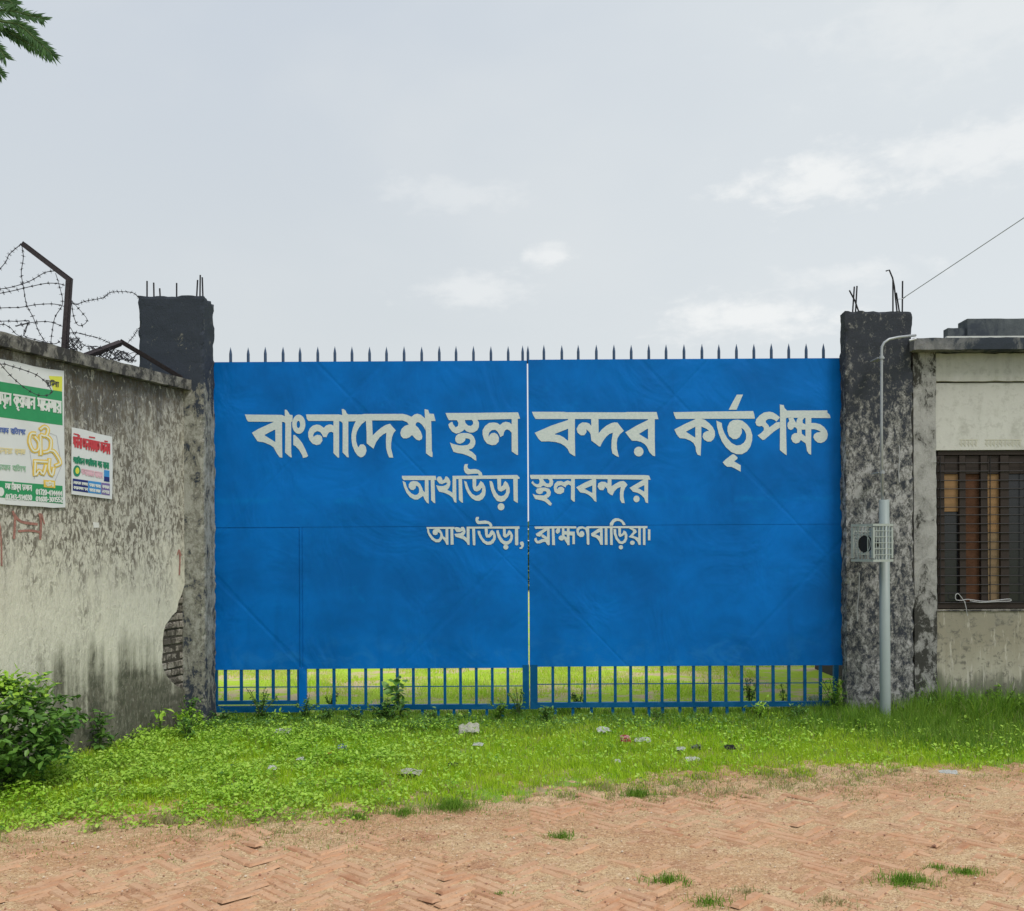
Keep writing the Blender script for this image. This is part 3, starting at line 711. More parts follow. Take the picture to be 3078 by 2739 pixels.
# ------------------------------------------------------------------ left compound wall
WP = Vector((-3.201, 9.1, 0)); WPHI = math.atan2(-.9438, -.3305)
WD = Vector((-.3305, -.9438, 0)); WN = Vector((.9438, -.3305, 0))     # along the wall towards the camera / out of its face
def wpt(px, py, off=0.0):
    """point of the wall face seen at a photograph pixel -> (t along wall, height)"""
    a, b = ray(px, py); dr = Vector((a, 1.0, b)); o = Vector((0, 0, CAM_Z))
    k = (WP + WN * off - o).dot(WN) / dr.dot(WN); p = o + dr * k
    return (p - WP).dot(WD), p.z
def W3(t, z, off): return WP + WD * t + WN * off + Vector((0, 0, z))
wall = thing('compound_wall', 'long stained plaster wall with concrete coping running towards the left edge', 'wall', WP, WPHI)
LEN, ZT = 5.2, 3.275
# plaster coat with the corner fallen away down to the brick
miss = [wpt(*p) for p in ((553, 1775), (545, 1790), (537, 1808), (531, 1838), (518, 1850), (508, 1865), (497, 1880), (492, 1900), (489, 1927), (490, 1955), (486, 1981), (489, 2005), (500, 2030), (512, 2046), (530, 2062), (553, 2075))]
miss = [(max(0.0, t), z) for t, z in miss]
outl = [(0.0, ZT), (LEN, ZT), (LEN, -.3), (0.0, -.3)] + miss[::-1]
outl[4] = (0.0, outl[4][1]); outl[-1] = (0.0, outl[-1][1] + .05)
bm = bmesh.new()
# subdivided coat: grid of cells kept where inside the outline, edges snapped by a boolean-free polygon fill
vs = [bm.verts.new((t + .0, .0, z)) for t, z in outl]
f = bm.faces.new(vs); r = bmesh.ops.extrude_face_region(bm, geom=[f])
for v in [e for e in r['geom'] if isinstance(e, bmesh.types.BMVert)]: v.co.y = -.014
bmesh.ops.triangulate(bm, faces=[f for f in bm.faces if len(f.verts) > 4])
build('plaster', bm, M_wall, wall, local=True)
bm = bmesh.new(); box(bm, .004, LEN, -.24, -.022, -.3, ZT - .002); build('core', bm, M_mortar, wall, local=True)
bm = bmesh.new()
row = 0; z = -.1
while z < 1.75:
    off = 0 if row % 2 else -.06
    t = off
    while t < .50:
        L_ = .115 if (row + int(t * 10)) % 3 else .235
        t1 = min(t + L_, .55)
        if t1 > .02:
            o = random.uniform(-.010, .004)
            a0, a1 = max(t, .0) + .006, t1 - .006
            if a1 - a0 > .02:
                v = box(bm, a0, a1, -.06, -.010 + o, z + .007, z + .066)
                for q in v: q.co += Vector((random.uniform(-.005, .005), random.uniform(-.007, .005), random.uniform(-.005, .005)))
        t = t1
    z += .076; row += 1
bmesh.ops.bevel(bm, geom=bm.edges[:], offset=.006, segments=1, affect='EDGES')
build('brickwork', bm, M_oldbrick, wall, local=True)
cap = rough_box(-.03, LEN, -.30, .075, ZT + .001, ZT + .112, .05, .004, .007, 3.0, 5.0)
build('coping', cap, M_cap, wall, local=True)
# faded red brush marks and a red arrow, paint on the plaster
M_red = plain('faded_red_paint', (.40, .20, .165), .9, 0, .1, .45, 40)
def ribbon(bm, pts, wd_, conv, k, n=3, closed_mi=0):
    L_, R_ = stroke2d(pts, wd_, n)
    a = [bm.verts.new(conv(p.x, p.y, k)) for p in L_]; b = [bm.verts.new(conv(p.x, p.y, k)) for p in R_]
    for i in range(len(a) - 1): bm.faces.new((a[i], a[i + 1], b[i + 1], b[i])).material_index = closed_mi
def wloc(off0):
    def f(px, py, k):
        t, z = wpt(px, py); return (t, off0 + (k % 14) * .00022, z)
    return f
bm = bmesh.new(); cv = wloc(.0035)
for k, (pts, wd_) in enumerate((([(-8, 1545), (2, 1610), (4, 1700)], 5), ([(38, 1538), (44, 1560), (41, 1618)], 7), ([(40, 1545), (62, 1568), (110, 1576)], 8), ([(55, 1597), (90, 1595), (118, 1600)], 7), ([(118, 1545), (122, 1570), (120, 1620)], 7), ([(124, 1545), (132, 1575)], 4),
                               ([(537, 1655), (540, 1680), (538, 1728)], 4), ([(532, 1668), (537, 1652), (543, 1670)], 3))):
    ribbon(bm, pts, wd_, cv, k)
build('red_paint_mark', bm, M_red, wall, local=True)
bm = bmesh.new(); q = [bm.verts.new(cv(*p, 3)) for p in ((278, 1570), (296, 1571), (296, 1586), (280, 1587))]; bm.faces.new(q)
build('paper_scrap', bm, plain('white_paper', (.72, .72, .68), .8), wall, local=True)

# ------------------------------------------------------------------ gate pillars with starter bars
def pillar(name, label, x0, x1, y0, y1, z1, mat, rods, seed):
    t = thing(name, label, 'pillar', ((x0 + x1) / 2, (y0 + y1) / 2, 0), 0, 'two concrete gate pillars')
    build('shaft', rough_box(x0, x1, y0, y1, -.2, z1, .035, .006, .017, seed, 6.5), mat, t)
    for pts in rods:
        bm = bmesh.new(); tube(bm, pts, .0075, 6); build('rebar', bm, M_rebar, t)
    return t
pxl0, pxl1 = at(415, 1050, 9.1).x, at(612, 1050, 9.1).x
def rod(px0, py0, px1, py1, Y): return [at(px0, py0 + 14, Y), at(px1, py1, Y)]
zl = at(520, 888, 9.1).z
pillar('gate_pillar', 'square concrete gate pillar with a soot-black top where the coped wall ends', pxl0, pxl1, 9.1, 9.446, zl, M_pil_l,
       [rod(442, 890, 442, 845, 9.16), rod(463, 889, 462, 850, 9.2), rod(482, 889, 480, 867, 9.16), rod(531, 887, 531, 851, 9.3), rod(591, 883, 594, 842, 9.16), rod(601, 883, 602, 827, 9.2), rod(610, 883, 608, 834, 9.26)], 1.3)
pxr0, pxr1 = at(2543, 1600, 9.28).x, at(2747, 1600, 9.28).x
zr = at(2630, 934, 9.28).z
pr = pillar('gate_pillar', 'square lichen-spotted concrete gate pillar behind the grey pole, beside the low building', pxr0, pxr1, 9.28, 9.446, zr, M_pil_r,
       [rod(2562, 938, 2568, 862, 9.34), rod(2571, 937, 2576, 860, 9.36), [at(2584, 945, 9.34), at(2570, 905, 9.34), at(2553, 873, 9.34)],
        rod(2684, 932, 2684, 840, 9.4), [at(2697, 945, 9.36), at(2688, 860, 9.36), at(2683, 836, 9.36), at(2673, 812, 9.36), at(2663, 815, 9.36)], rod(2706, 940, 2694, 880, 9.36), rod(2712, 934, 2713, 845, 9.42)], 5.1)

# ------------------------------------------------------------------ low building on the right
BX0, BX1 = pxr1 + .012, at(2817, 1600, 9.30).x
bld = thing('gatehouse', 'low cream gatehouse with a flat concrete roof and a dark barred window', 'building', (5.5, 9.5, 0))
bm = rough_box(BX0, BX1, 9.305, 9.75, -.2, at(2800, 1052, 9.3).z, .04, .003, .005, 8.0); build('corner_column', bm, M_col, bld)
WY = 9.345; EX_ = 7.6
zs0, zs1 = at(2900, 1051, 9.17).z, at(2900, 1014, 9.17).z
wz1, wz0 = at(2900, 1353, WY).z, at(2900, 1832, WY).z
zc = at(2900, 1148, WY).z
BXw = BX1 + .003
bm = bmesh.new()
box(bm, BXw, EX_, WY, 9.56, -.2, wz0); box(bm, BXw, EX_, WY, 9.56, wz1, zc - .012)
build('wall', bm, M_cream, bld)
bm = rough_box(BXw, EX_, WY - .02, 9.56, zc, zs0 - .002, .05, .004, .01, 2.2); build('lintel_beam', bm, M_cream, bld)
bm = bmesh.new(); box(bm, BX0 + .2, EX_, 9.57, 13.0, -.2, .02); box(bm, EX_ - .2, EX_, 9.57, 13, .02, zs0 - .004); box(bm, BX0 + .2, BX0 + .4, 9.76, 13, .02, zs0 - .004); box(bm, BX0 + .41, EX_ - .21, 12.8, 13, .02, zs0 - .004)
build('back_wall', bm, M_room, bld)
bm = rough_box(at(2747, 1030, 9.17).x, EX_ + .1, 9.17, 13.1, zs0, zs1, .05, .003, .006, 4.4); build('roof_slab', bm, M_slab, bld)
bm = bmesh.new(); box(bm, at(2850, 1014, 9.17).x, EX_ + .1, 9.20, 9.24, zs1 + .002, zs1 + .018); build('sky_gap_strip', bm, plain('pale_sky_gap', (.62, .63, .63), .6), bld)  # added strip: sky gap and halo over the slab edge as pale colour
bx0 = at(2849, 990, 10.4).x; bx1 = at(2904, 990, 10.4).x
bm = rough_box(bx0, bx1 + .05, 10.4, 10.52, zs1 + .001, at(2875, 985, 10.4).z, .06, .003, .006, 6.2); build('roof_block', bm, M_roofblock, bld)
bm = rough_box(bx1, EX_, 10.37, 10.6, zs1 + .001, at(2980, 958, 10.38).z, .06, .002, .004, 7.7); build('roof_tank_base', bm, M_roofblock, bld)
# ghost of a stencilled name over the window
def cloc_b(px, py, k): return at(px, py, WY - .0022 - (k % 8) * .0002)
bm = bmesh.new(); k = 0
random.seed(3)
for x in range(2885, 3065, 11):
    if random.random() < .15: continue
    ribbon(bm, [(x, 1322), (x + 10, 1322)], 3, cloc_b, k); k += 1
    ribbon(bm, [(x + 6, 1322), (x + 6, 1341)], 2.4, cloc_b, k); k += 1
    ribbon(bm, [(x + 5, 1325), (x, 1332), (x + 5, 1338)], 2.2, cloc_b, k); k += 1
build('faded_stencil', bm, plain('ghost_grey', (.53, .525, .45), .95, 0, .05), bld)
# window
win = thing('window', None, None, (0, 0, 0)); win.parent = bld
def wbx(name, rects, y0, y1, mat):
    bm = bmesh.new()
    for (a, b_, c, d_) in rects:
        p0, p1 = at(a, d_, y0), at(b_, c, y0); box(bm, p0.x, p1.x, y0, y1, p0.z, p1.z)
    return build(name, bm, mat, win)
wbx('frame', [(2819, 3300, 1354, 1368), (2819, 3300, 1811, 1829), (2819, 2838, 1370, 1809), (2886, 2902, 1370, 1809), (2950, 2968, 1370, 1809), (3009, 3032, 1370, 1809), (3120, 3140, 1370, 1809)], WY + .02, WY + .085, M_frame)
wbx('transom', [(2839, 2885, 1370, 1424), (2903, 2949, 1370, 1424), (2969, 3008, 1370, 1424), (3033, 3119, 1370, 1424)], WY + .04, WY + .07, M_frame)
wbx('pane', [(2839, 2885, 1540, 1808)], WY + .055, WY + .06, M_glass)
wbx('pane', [(3033, 3119, 1426, 1808)], WY + .055, WY + .06, M_glass)
wbx('blind', [(2839, 2885, 1426, 1538)], WY + .055, WY + .06, M_tan)
wbx('blind', [(2969, 3008, 1426, 1600)], WY + .055, WY + .06, M_tan)
wbx('blind', [(2969, 3008, 1602, 1808)], WY + .055, WY + .06, plain('dull_blind', (.24, .17, .10), .8, 0, .2, .2, 9))
wbx('curtain', [(2903, 2949, 1426, 1808)], WY + .06, WY + .075, M_curtain)
g_ = None
for i in range(17):
    py = 1392 + i * 26.2
    z_ = at(2900, py, WY + .01).z; zA = at(2900, 1392, WY + .01).z
    if g_ is None:
        bm = bmesh.new(); tube(bm, [(at(2819, py, WY).x, WY + .012, z_), (at(3300, py, WY).x, WY + .012, z_)], .0048, 6); g_ = build('grille_bar', bm, M_grille, win)
    else: dup(g_, win, 0, 0, z_ - zA + random.uniform(-.006, .006))
bm = bmesh.new()
for px in (2826, 2976, 3080): tube(bm, [at(px, 1372, WY + .004), at(px, 1808, WY + .004)], .005, 6)
build('grille_upright', bm, M_grille, win)
bm = rough_box(BXw, EX_, WY - .012, WY + .015, wz0 - .022, wz0 - .002, .05, .002, .006, 1.1); build('sill', bm, M_cap, win)
random.seed(11)
# ------------------------------------------------------------------ grey pole, its thin conduit and the cage on it
PY_ = 9.02
pb = at(2661, 2150, PY_); ptp = at(2652, 1503, PY_); pc_top = at(2650, 1050, PY_)
pole = thing('utility_pole', 'pale grey metal pole before the right gate pillar, a thin conduit rising from it', 'pole', (pb.x, PY_, 0))
bm = bmesh.new(); tube(bm, [(pb.x, PY_, -.1), (pb.x, PY_, .04), (pb.x, PY_, ptp.z)], [.053, .05, .047], 20)
build('shaft', bm, M_pole, pole, smooth=False)
for p in pole.children:
    for f in p.data.polygons:
        if len(f.vertices) == 4: f.use_smooth = True
bm = bmesh.new(); tube(bm, [(pb.x, PY_, -.01), (pb.x, PY_, .05), (pb.x, PY_, .075)], [.075, .062, .05], 16); build('base_collar', bm, M_pole, pole)
pts = [(ptp.x, PY_, ptp.z - .05), (ptp.x - .004, PY_, 2.9), at(2650, 1060, PY_), at(2651, 1042, PY_), at(2658, 1030, PY_), at(2672, 1020, PY_ + .01), at(2700, 1014, PY_ + .04), at(2752, 1008, 9.16)]
bm = bmesh.new(); tube(bm, pts, .0125, 10); build('conduit', bm, M_pipe, pole, smooth=True)
for py in (1075, 1420):
    c = at(2650 if py < 1200 else 2652, py, PY_); bm = bmesh.new(); tube(bm, [(c.x, PY_, c.z - .014), (c.x, PY_, c.z + .014)], .0215, 10); box(bm, c.x - .035, c.x + .035, PY_ + .012, PY_ + .2, c.z - .006, c.z + .006)
    build('clamp', bm, M_pipe, pole)
bm = bmesh.new(); tube(bm, [at(2733, 1024, 9.13), at(2754, 1019, 9.13)], .011, 8); build('conduit_end', bm, M_pipe, pole)
# cage
cc = at(2621, 1632, 8.88); ch = .168; hs = .122
cage = thing('equipment_cage', 'small grey wire cage clamped round the pale pole with a black horn inside', 'cage', (cc.x, cc.y, cc.z), R(27))
def cb(name, boxes, mat=M_cage):
    bm = bmesh.new()
    for b in boxes: box(bm, *b)
    return build(name, bm, mat, cage, local=True)
e = .011
fr = []
for sx in (-1, 1):
    for sy in (-1, 1): fr.append((sx * hs - e, sx * hs + e, sy * hs - e, sy * hs + e, -ch + 2 * e, ch - 2 * e))
for sz in (-1, 1):
    z0, z1 = (sz * ch - e, sz * ch + e)
    for s in (-1, 1):
        fr.append((-hs - e, hs + e, s * hs - e, s * hs + e, z0, z1)); fr.append((s * hs - e, s * hs + e, -hs + e, hs - e, z0 + .001, z1 - .001))
cb('frame', fr)
w_ = .0035
def grid(side):
    out = []
    nv, nh = 6, 6
    for i in range(1, nv):
        u = -hs + 2 * hs * i / nv
        out.append((u - w_, u + w_, side * hs - w_, side * hs + w_, -ch, ch) if abs(side) == 1 else None)
    for i in range(1, nh):
        z = -ch + 2 * ch * i / nh
        out.append((-hs, hs, side * hs - w_ - .006, side * hs - .004, z - w_, z + w_))
    return out
cb('mesh_side', grid(-1)); cb('mesh_side', grid(1))
def grid_y(side, nh=6):
    out = []
    for i in range(1, 6):
        u = -hs + 2 * hs * i / 6; out.append((side * hs - w_, side * hs + w_, u - w_, u + w_, -ch, ch))
    for i in range(1, nh):
        z = -ch + 2 * ch * i / nh; out.append((side * hs - .006 - w_, side * hs - .004, -hs, hs, z - w_, z + w_))
    return out
cb('mesh_side', grid_y(1))
bm = bmesh.new()
n = 28
for k in range(n):
    a, b_ = 2 * math.pi * k / n, 2 * math.pi * (k + 1) / n
    rr0, rr1 = .088, .097
    v = [bm.verts.new((-hs - .004, r * math.cos(t), r * math.sin(t) - .01)) for r, t in ((rr0, a), (rr1, a), (rr1, b_), (rr0, b_))]
    bm.faces.new(v)
box(bm, -hs - w_, -hs + w_, -.06 - w_, -.06 + w_, -ch, ch); box(bm, -hs - w_, -hs + w_, .06 - w_, .06 + w_, -ch, ch)
box(bm, -hs - w_, -hs + w_, -hs, hs, .076, .084)
build('ring_side', bm, M_cage, cage, local=True)
bm = bmesh.new(); tube(bm, [(.07, 0.0, -.01), (.0, 0.0, -.01), (-.06, -.01, -.01), (-.105, -.015, -.01)], [.03, .034, .05, .082], 24)
build('horn', bm, M_black, cage, local=True)
bm = bmesh.new(); box(bm, -hs + e, hs - e, -hs + e, hs - e, -ch - .006, -ch + .002); build('floor_plate', bm, M_cage, cage, local=True)

# overhead service wire tied to the pillar's starter bar
bm = bmesh.new(); a = at(2714, 897, 9.40); b_ = at(3078, 655, 8.2); c_ = at(3700, 240, 6.6)
P = [a, b_, b_ + (b_ - a) * 1.6]
tube(bm, P, .0042, 5); tube(bm, [at(2696, 900, 9.38), at(2706, 899, 9.40), at(2716, 897, 9.40), at(2722, 893, 9.39)], .0035, 5)
tag(build('overhead_wire', bm, M_pipe, None, origin=a), 'thin grey wire rising from the right pillar to the top right of the sky', 'wire')
# grey cable lying on the window ledge
bm = bmesh.new()
yc = WY - .022
pts = [at(2905, 1832, yc), at(2900, 1812, yc), at(2893, 1800, yc), at(2880, 1785, yc), at(2872, 1790, yc), at(2874, 1803, yc), at(2890, 1805, yc), at(2910, 1802, yc), at(2960, 1808, yc), at(3000, 1804, yc), at(3035, 1801, yc), at(3036, 1807, yc), at(3000, 1808, yc), at(2950, 1811, yc), at(2915, 1806, yc)]
tube(bm, smooth_path(pts, 4), .0045, 5); tube(bm, smooth_path([at(2900, 1808, yc), at(2906, 1840, yc), at(2908, 1852, yc)], 3), .003, 5)
tag(build('loose_cable', bm, M_white, None, origin=pts[0]), 'tangled pale cable hanging over the dark window ledge', 'cable')
# thin wires stapled down the lichen-spotted pillar
for (a, b_, lab) in (((2583, 1722), (2577, 1868), 'short pale wire end stuck to the left half of the lichen-spotted pillar'), ((2703, 1340), (2703, 1450), 'pale thin wire running down the right half of the lichen-spotted pillar above the cage')):
    bm = bmesh.new(); y0 = 9.262; pA, pB = at(*a, y0), at(*b_, y0)
    tube(bm, smooth_path([pA, pA.lerp(pB, .4) + Vector((.004, 0, 0)), pA.lerp(pB, .7) - Vector((.005, 0, 0)), pB], 4), .0045, 5)
    tag(build('wire_end', bm, M_white, None, origin=pA), lab, 'wire', 'wire ends on the right pillar')

# ------------------------------------------------------------------ barbed wire and its iron posts on the coping
zt = ZT + .112
def angle_iron(name, label, pts, wdt=.042):
    o = thing(name, label, 'fence post', pts[0], 0, 'angle iron posts on the left wall')
    bm = bmesh.new()
    for (p, q) in zip(pts[:-1], pts[1:]):
        p, q = Vector(p), Vector(q); d_ = (q - p).normalized()
        s = d_.cross(Vector((0, 1, 0))).normalized(); u = s.cross(d_).normalized()
        for (aa, bb) in ((s, u), (u, s)):
            c = [p - aa * wdt / 2, p + aa * wdt / 2, p + aa * wdt / 2 + bb * .006, p - aa * wdt / 2 + bb * .006]
            if aa is u: c = [x - s * wdt / 2 + u * wdt / 2 + s * .0005 for x in c]
            d2 = q - p
            v0 = [bm.verts.new(x - d_ * .004) for x in c]; v1 = [bm.verts.new(x + d2 + d_ * .006) for x in c]
            for k in range(4): bm.faces.new((v0[k], v0[(k + 1) % 4], v1[(k + 1) % 4], v1[k]))
            bm.faces.new(v0[::-1]); bm.faces.new(v1)
    build('post_body', bm, M_iron, o); return o
b0 = at(190, 1062, 7.66); b1 = at(205, 838, 7.72); b2 = at(66, 732, 7.9)
angle_iron('fence_post', 'upright rusty angle-iron post with an arm bent back over the coping', [b0, b1, b2])
q0 = at(255, 1066, 8.06); q1 = at(362, 1026, 8.5); q2 = at(545, 1136, 9.055)
angle_iron('fence_post', 'fallen bent angle-iron post leaning against the black-topped pillar', [q0, q1, q2])
def wire(pts, label, n=8, r=.0032, step=.055):
    """pts: photograph pixel + depth"""
    P = [at(*p) if len(p) == 3 and p[1] > 20 and p[2] < 20 else Vector(p) for p in pts]
    P = smooth_path(P, n)
    bm = bmesh.new(); tube(bm, P, r, 4)
    acc = 0
    for i in range(1, len(P)):
        acc += (P[i] - P[i - 1]).length
        if acc > step:
            acc = 0; d_ = (P[i] - P[i - 1]).normalized()
            for k in range(2):
                u = Vector((random.uniform(-1, 1), random.uniform(-1, 1), random.uniform(-1, 1))); u = (u - d_ * u.dot(d_)).normalized() * .019
                tube(bm, [P[i] - u + d_ * .004 * k, P[i] + u + d_ * .004 * k], .0019, 3)
            tube(bm, [P[i] - d_ * .008, P[i] + d_ * .008], .0055, 4)
    tag(build('barbed_wire', bm, M_barb, None, origin=P[0]), label, 'barbed wire', 'strands of barbed wire on the left wall')
wire([(-160, 960, 7.4), (0, 808, 7.6), (28, 765, 7.75), (62, 735, 7.9)], 'barbed strand sloping from the left edge up to the tip of the post arm')
wire([(66, 740, 7.9), (70, 775, 7.85), (64, 820, 7.8), (70, 860, 7.75), (80, 915, 7.7), (100, 955, 7.7), (118, 1000, 7.65), (138, 1030, 7.6)], 'barbed strand hanging down from the tip of the post arm to the coping')
wire([(-150, 890, 7.2), (-20, 871, 7.4), (0, 869, 7.45), (40, 862, 7.55), (90, 845, 7.65), (130, 822, 7.75), (150, 816, 7.8), (168, 815, 7.8)], 'barbed strand rising from the left edge to the middle of the post arm')
wire([(-150, 910, 7.2), (0, 882, 7.45), (40, 874, 7.55), (90, 862, 7.65), (140, 852, 7.7), (175, 853, 7.7), (195, 858, 7.72)], 'barbed strand meeting the upright post just below its bend')
wire([(-150, 935, 7.2), (0, 926, 7.45), (60, 924, 7.55), (110, 916, 7.62), (160, 914, 7.68), (192, 921, 7.7)], 'barbed strand meeting the upright post at mid height')
wire([(-150, 975, 7.2), (0, 966, 7.45), (50, 966, 7.55), (85, 964, 7.6), (84, 972, 7.6), (50, 980, 7.5), (65, 975, 7.55), (110, 968, 7.62), (150, 968, 7.68), (187, 981, 7.7)], 'low barbed strand doubled back on itself left of the upright post')
wire([(167, 822, 7.75), (178, 858, 7.72), (188, 912, 7.7), (165, 955, 7.66), (155, 1010, 7.62), (153, 1033, 7.6)], 'barbed strand dropping from the post arm past the left side of the post')
wire([(205, 900, 7.75), (217, 905, 7.75), (225, 916, 7.78), (260, 905, 7.95), (310, 895, 8.2), (330, 880, 8.4), (362, 877, 8.6), (398, 880, 8.8), (418, 895, 9.0)], 'long barbed strand arching from the upright post to the black-topped pillar')
wire([(215, 905, 7.75), (220, 945, 7.75), (232, 975, 7.78), (248, 978, 7.8), (262, 962, 7.82), (245, 938, 7.8), (222, 912, 7.76)], 'barbed loop hanging just right of the upright post')
wire([(200, 945, 7.74), (210, 980, 7.76), (205, 1000, 7.78), (228, 1000, 7.85), (262, 1008, 8.0), (300, 1018, 8.2), (330, 1032, 8.4)], 'barbed strand running from the foot of the upright post to the bent post')
wire([(212, 985, 7.78), (225, 1008, 7.85), (242, 1028, 7.95), (262, 1042, 8.05), (290, 1042, 8.2), (330, 1055, 8.35), (362, 1075, 8.5), (410, 1086, 8.8)], 'slack barbed strand lying low behind the coping beside the bent post')
wire([(385, 1030, 8.6), (400, 1012, 8.75), (415, 990, 8.95), (424, 980, 9.05)], 'short barbed end poking up against the black-topped pillar')
wire([(-60, 1010, 7.2), (0, 976, 7.4), (30, 985, 7.5), (48, 1004, 7.55), (70, 1010, 7.58), (83, 975, 7.6), (72, 1008, 7.55), (110, 1022, 7.6), (160, 1034, 7.64), (180, 1026, 7.66)], 'barbed strand sagging onto the coping left of the upright post')
wire([(-120, 1110, 6.9), (0, 1095, 7.05), (30, 1100, 7.1), (70, 1112, 7.2), (105, 1125, 7.25), (130, 1142, 7.3), (150, 1165, 7.32), (154, 1182, 7.3), (130, 1190, 7.25), (100, 1182, 7.2), (60, 1155, 7.12), (10, 1105, 7.0), (-60, 1010, 6.9)], 'barbed loop hanging down over the top of the large banner')
# a crushed coil under the bent post
coil = []
for i in range(46):
    t = i / 45; cx_ = 285 + 115 * t; coil.append((cx_ + 26 * math.cos(i * 1.9), 1062 + 12 * t + 24 * math.sin(i * 2.3) * (1 - .3 * t), 8.25 + .55 * t + .05 * math.sin(i)))
wire(coil, 'crushed coil of barbed wire under the bent post', 3, .003, .05)
coil2 = [(205 + 22 * math.cos(i * 1.7) + i * 1.2, 1035 + 20 * math.sin(i * 2.1), 7.75 + .1 * math.sin(i * 1.3)) for i in range(22)]
wire(coil2, 'small tangle of barbed wire round the foot of the upright post', 3, .003, .05)

# ------------------------------------------------------------------ printed sheets on the wall
M_vinyl = plain('white_vinyl', (.70, .72, .72), .5, 0, .4, .05, 6)
def ink(n, c): return plain(n, c, .5, 0, .35, .08, 20)
K_green, K_yellow, K_pale, K_dark, K_bluei, K_ygrn = ink('green_ink', (.035, .30, .115)), ink('yellow_ink', (.80, .56, .10)), ink('pale_ink', (.78, .78, .62)), ink('dark_ink', (.07, .07, .06)), ink('blue_ink', (.10, .16, .42)), ink('lime_ink', (.68, .70, .08))
K_white, K_lgreen, K_lyel, K_grey = ink('white_ink', (.72, .75, .72)), ink('light_green_ink', (.30, .50, .34)), ink('light_yellow_ink', (.76, .66, .36)), ink('grey_ink', (.45, .45, .48))
K_red, K_navy, K_cyan, K_purple, K_pink, K_dgreen = ink('red_ink', (.55, .06, .07)), ink('navy_ink', (.02, .03, .17)), ink('cyan_ink', (.06, .28, .62)), ink('purple_ink', (.20, .15, .36)), ink('pink_ink', (.75, .48, .55)), ink('dark_green_ink', (.03, .24, .13))
TRI = [[(.52, .06), (.08, .48), (.5, .86)]]
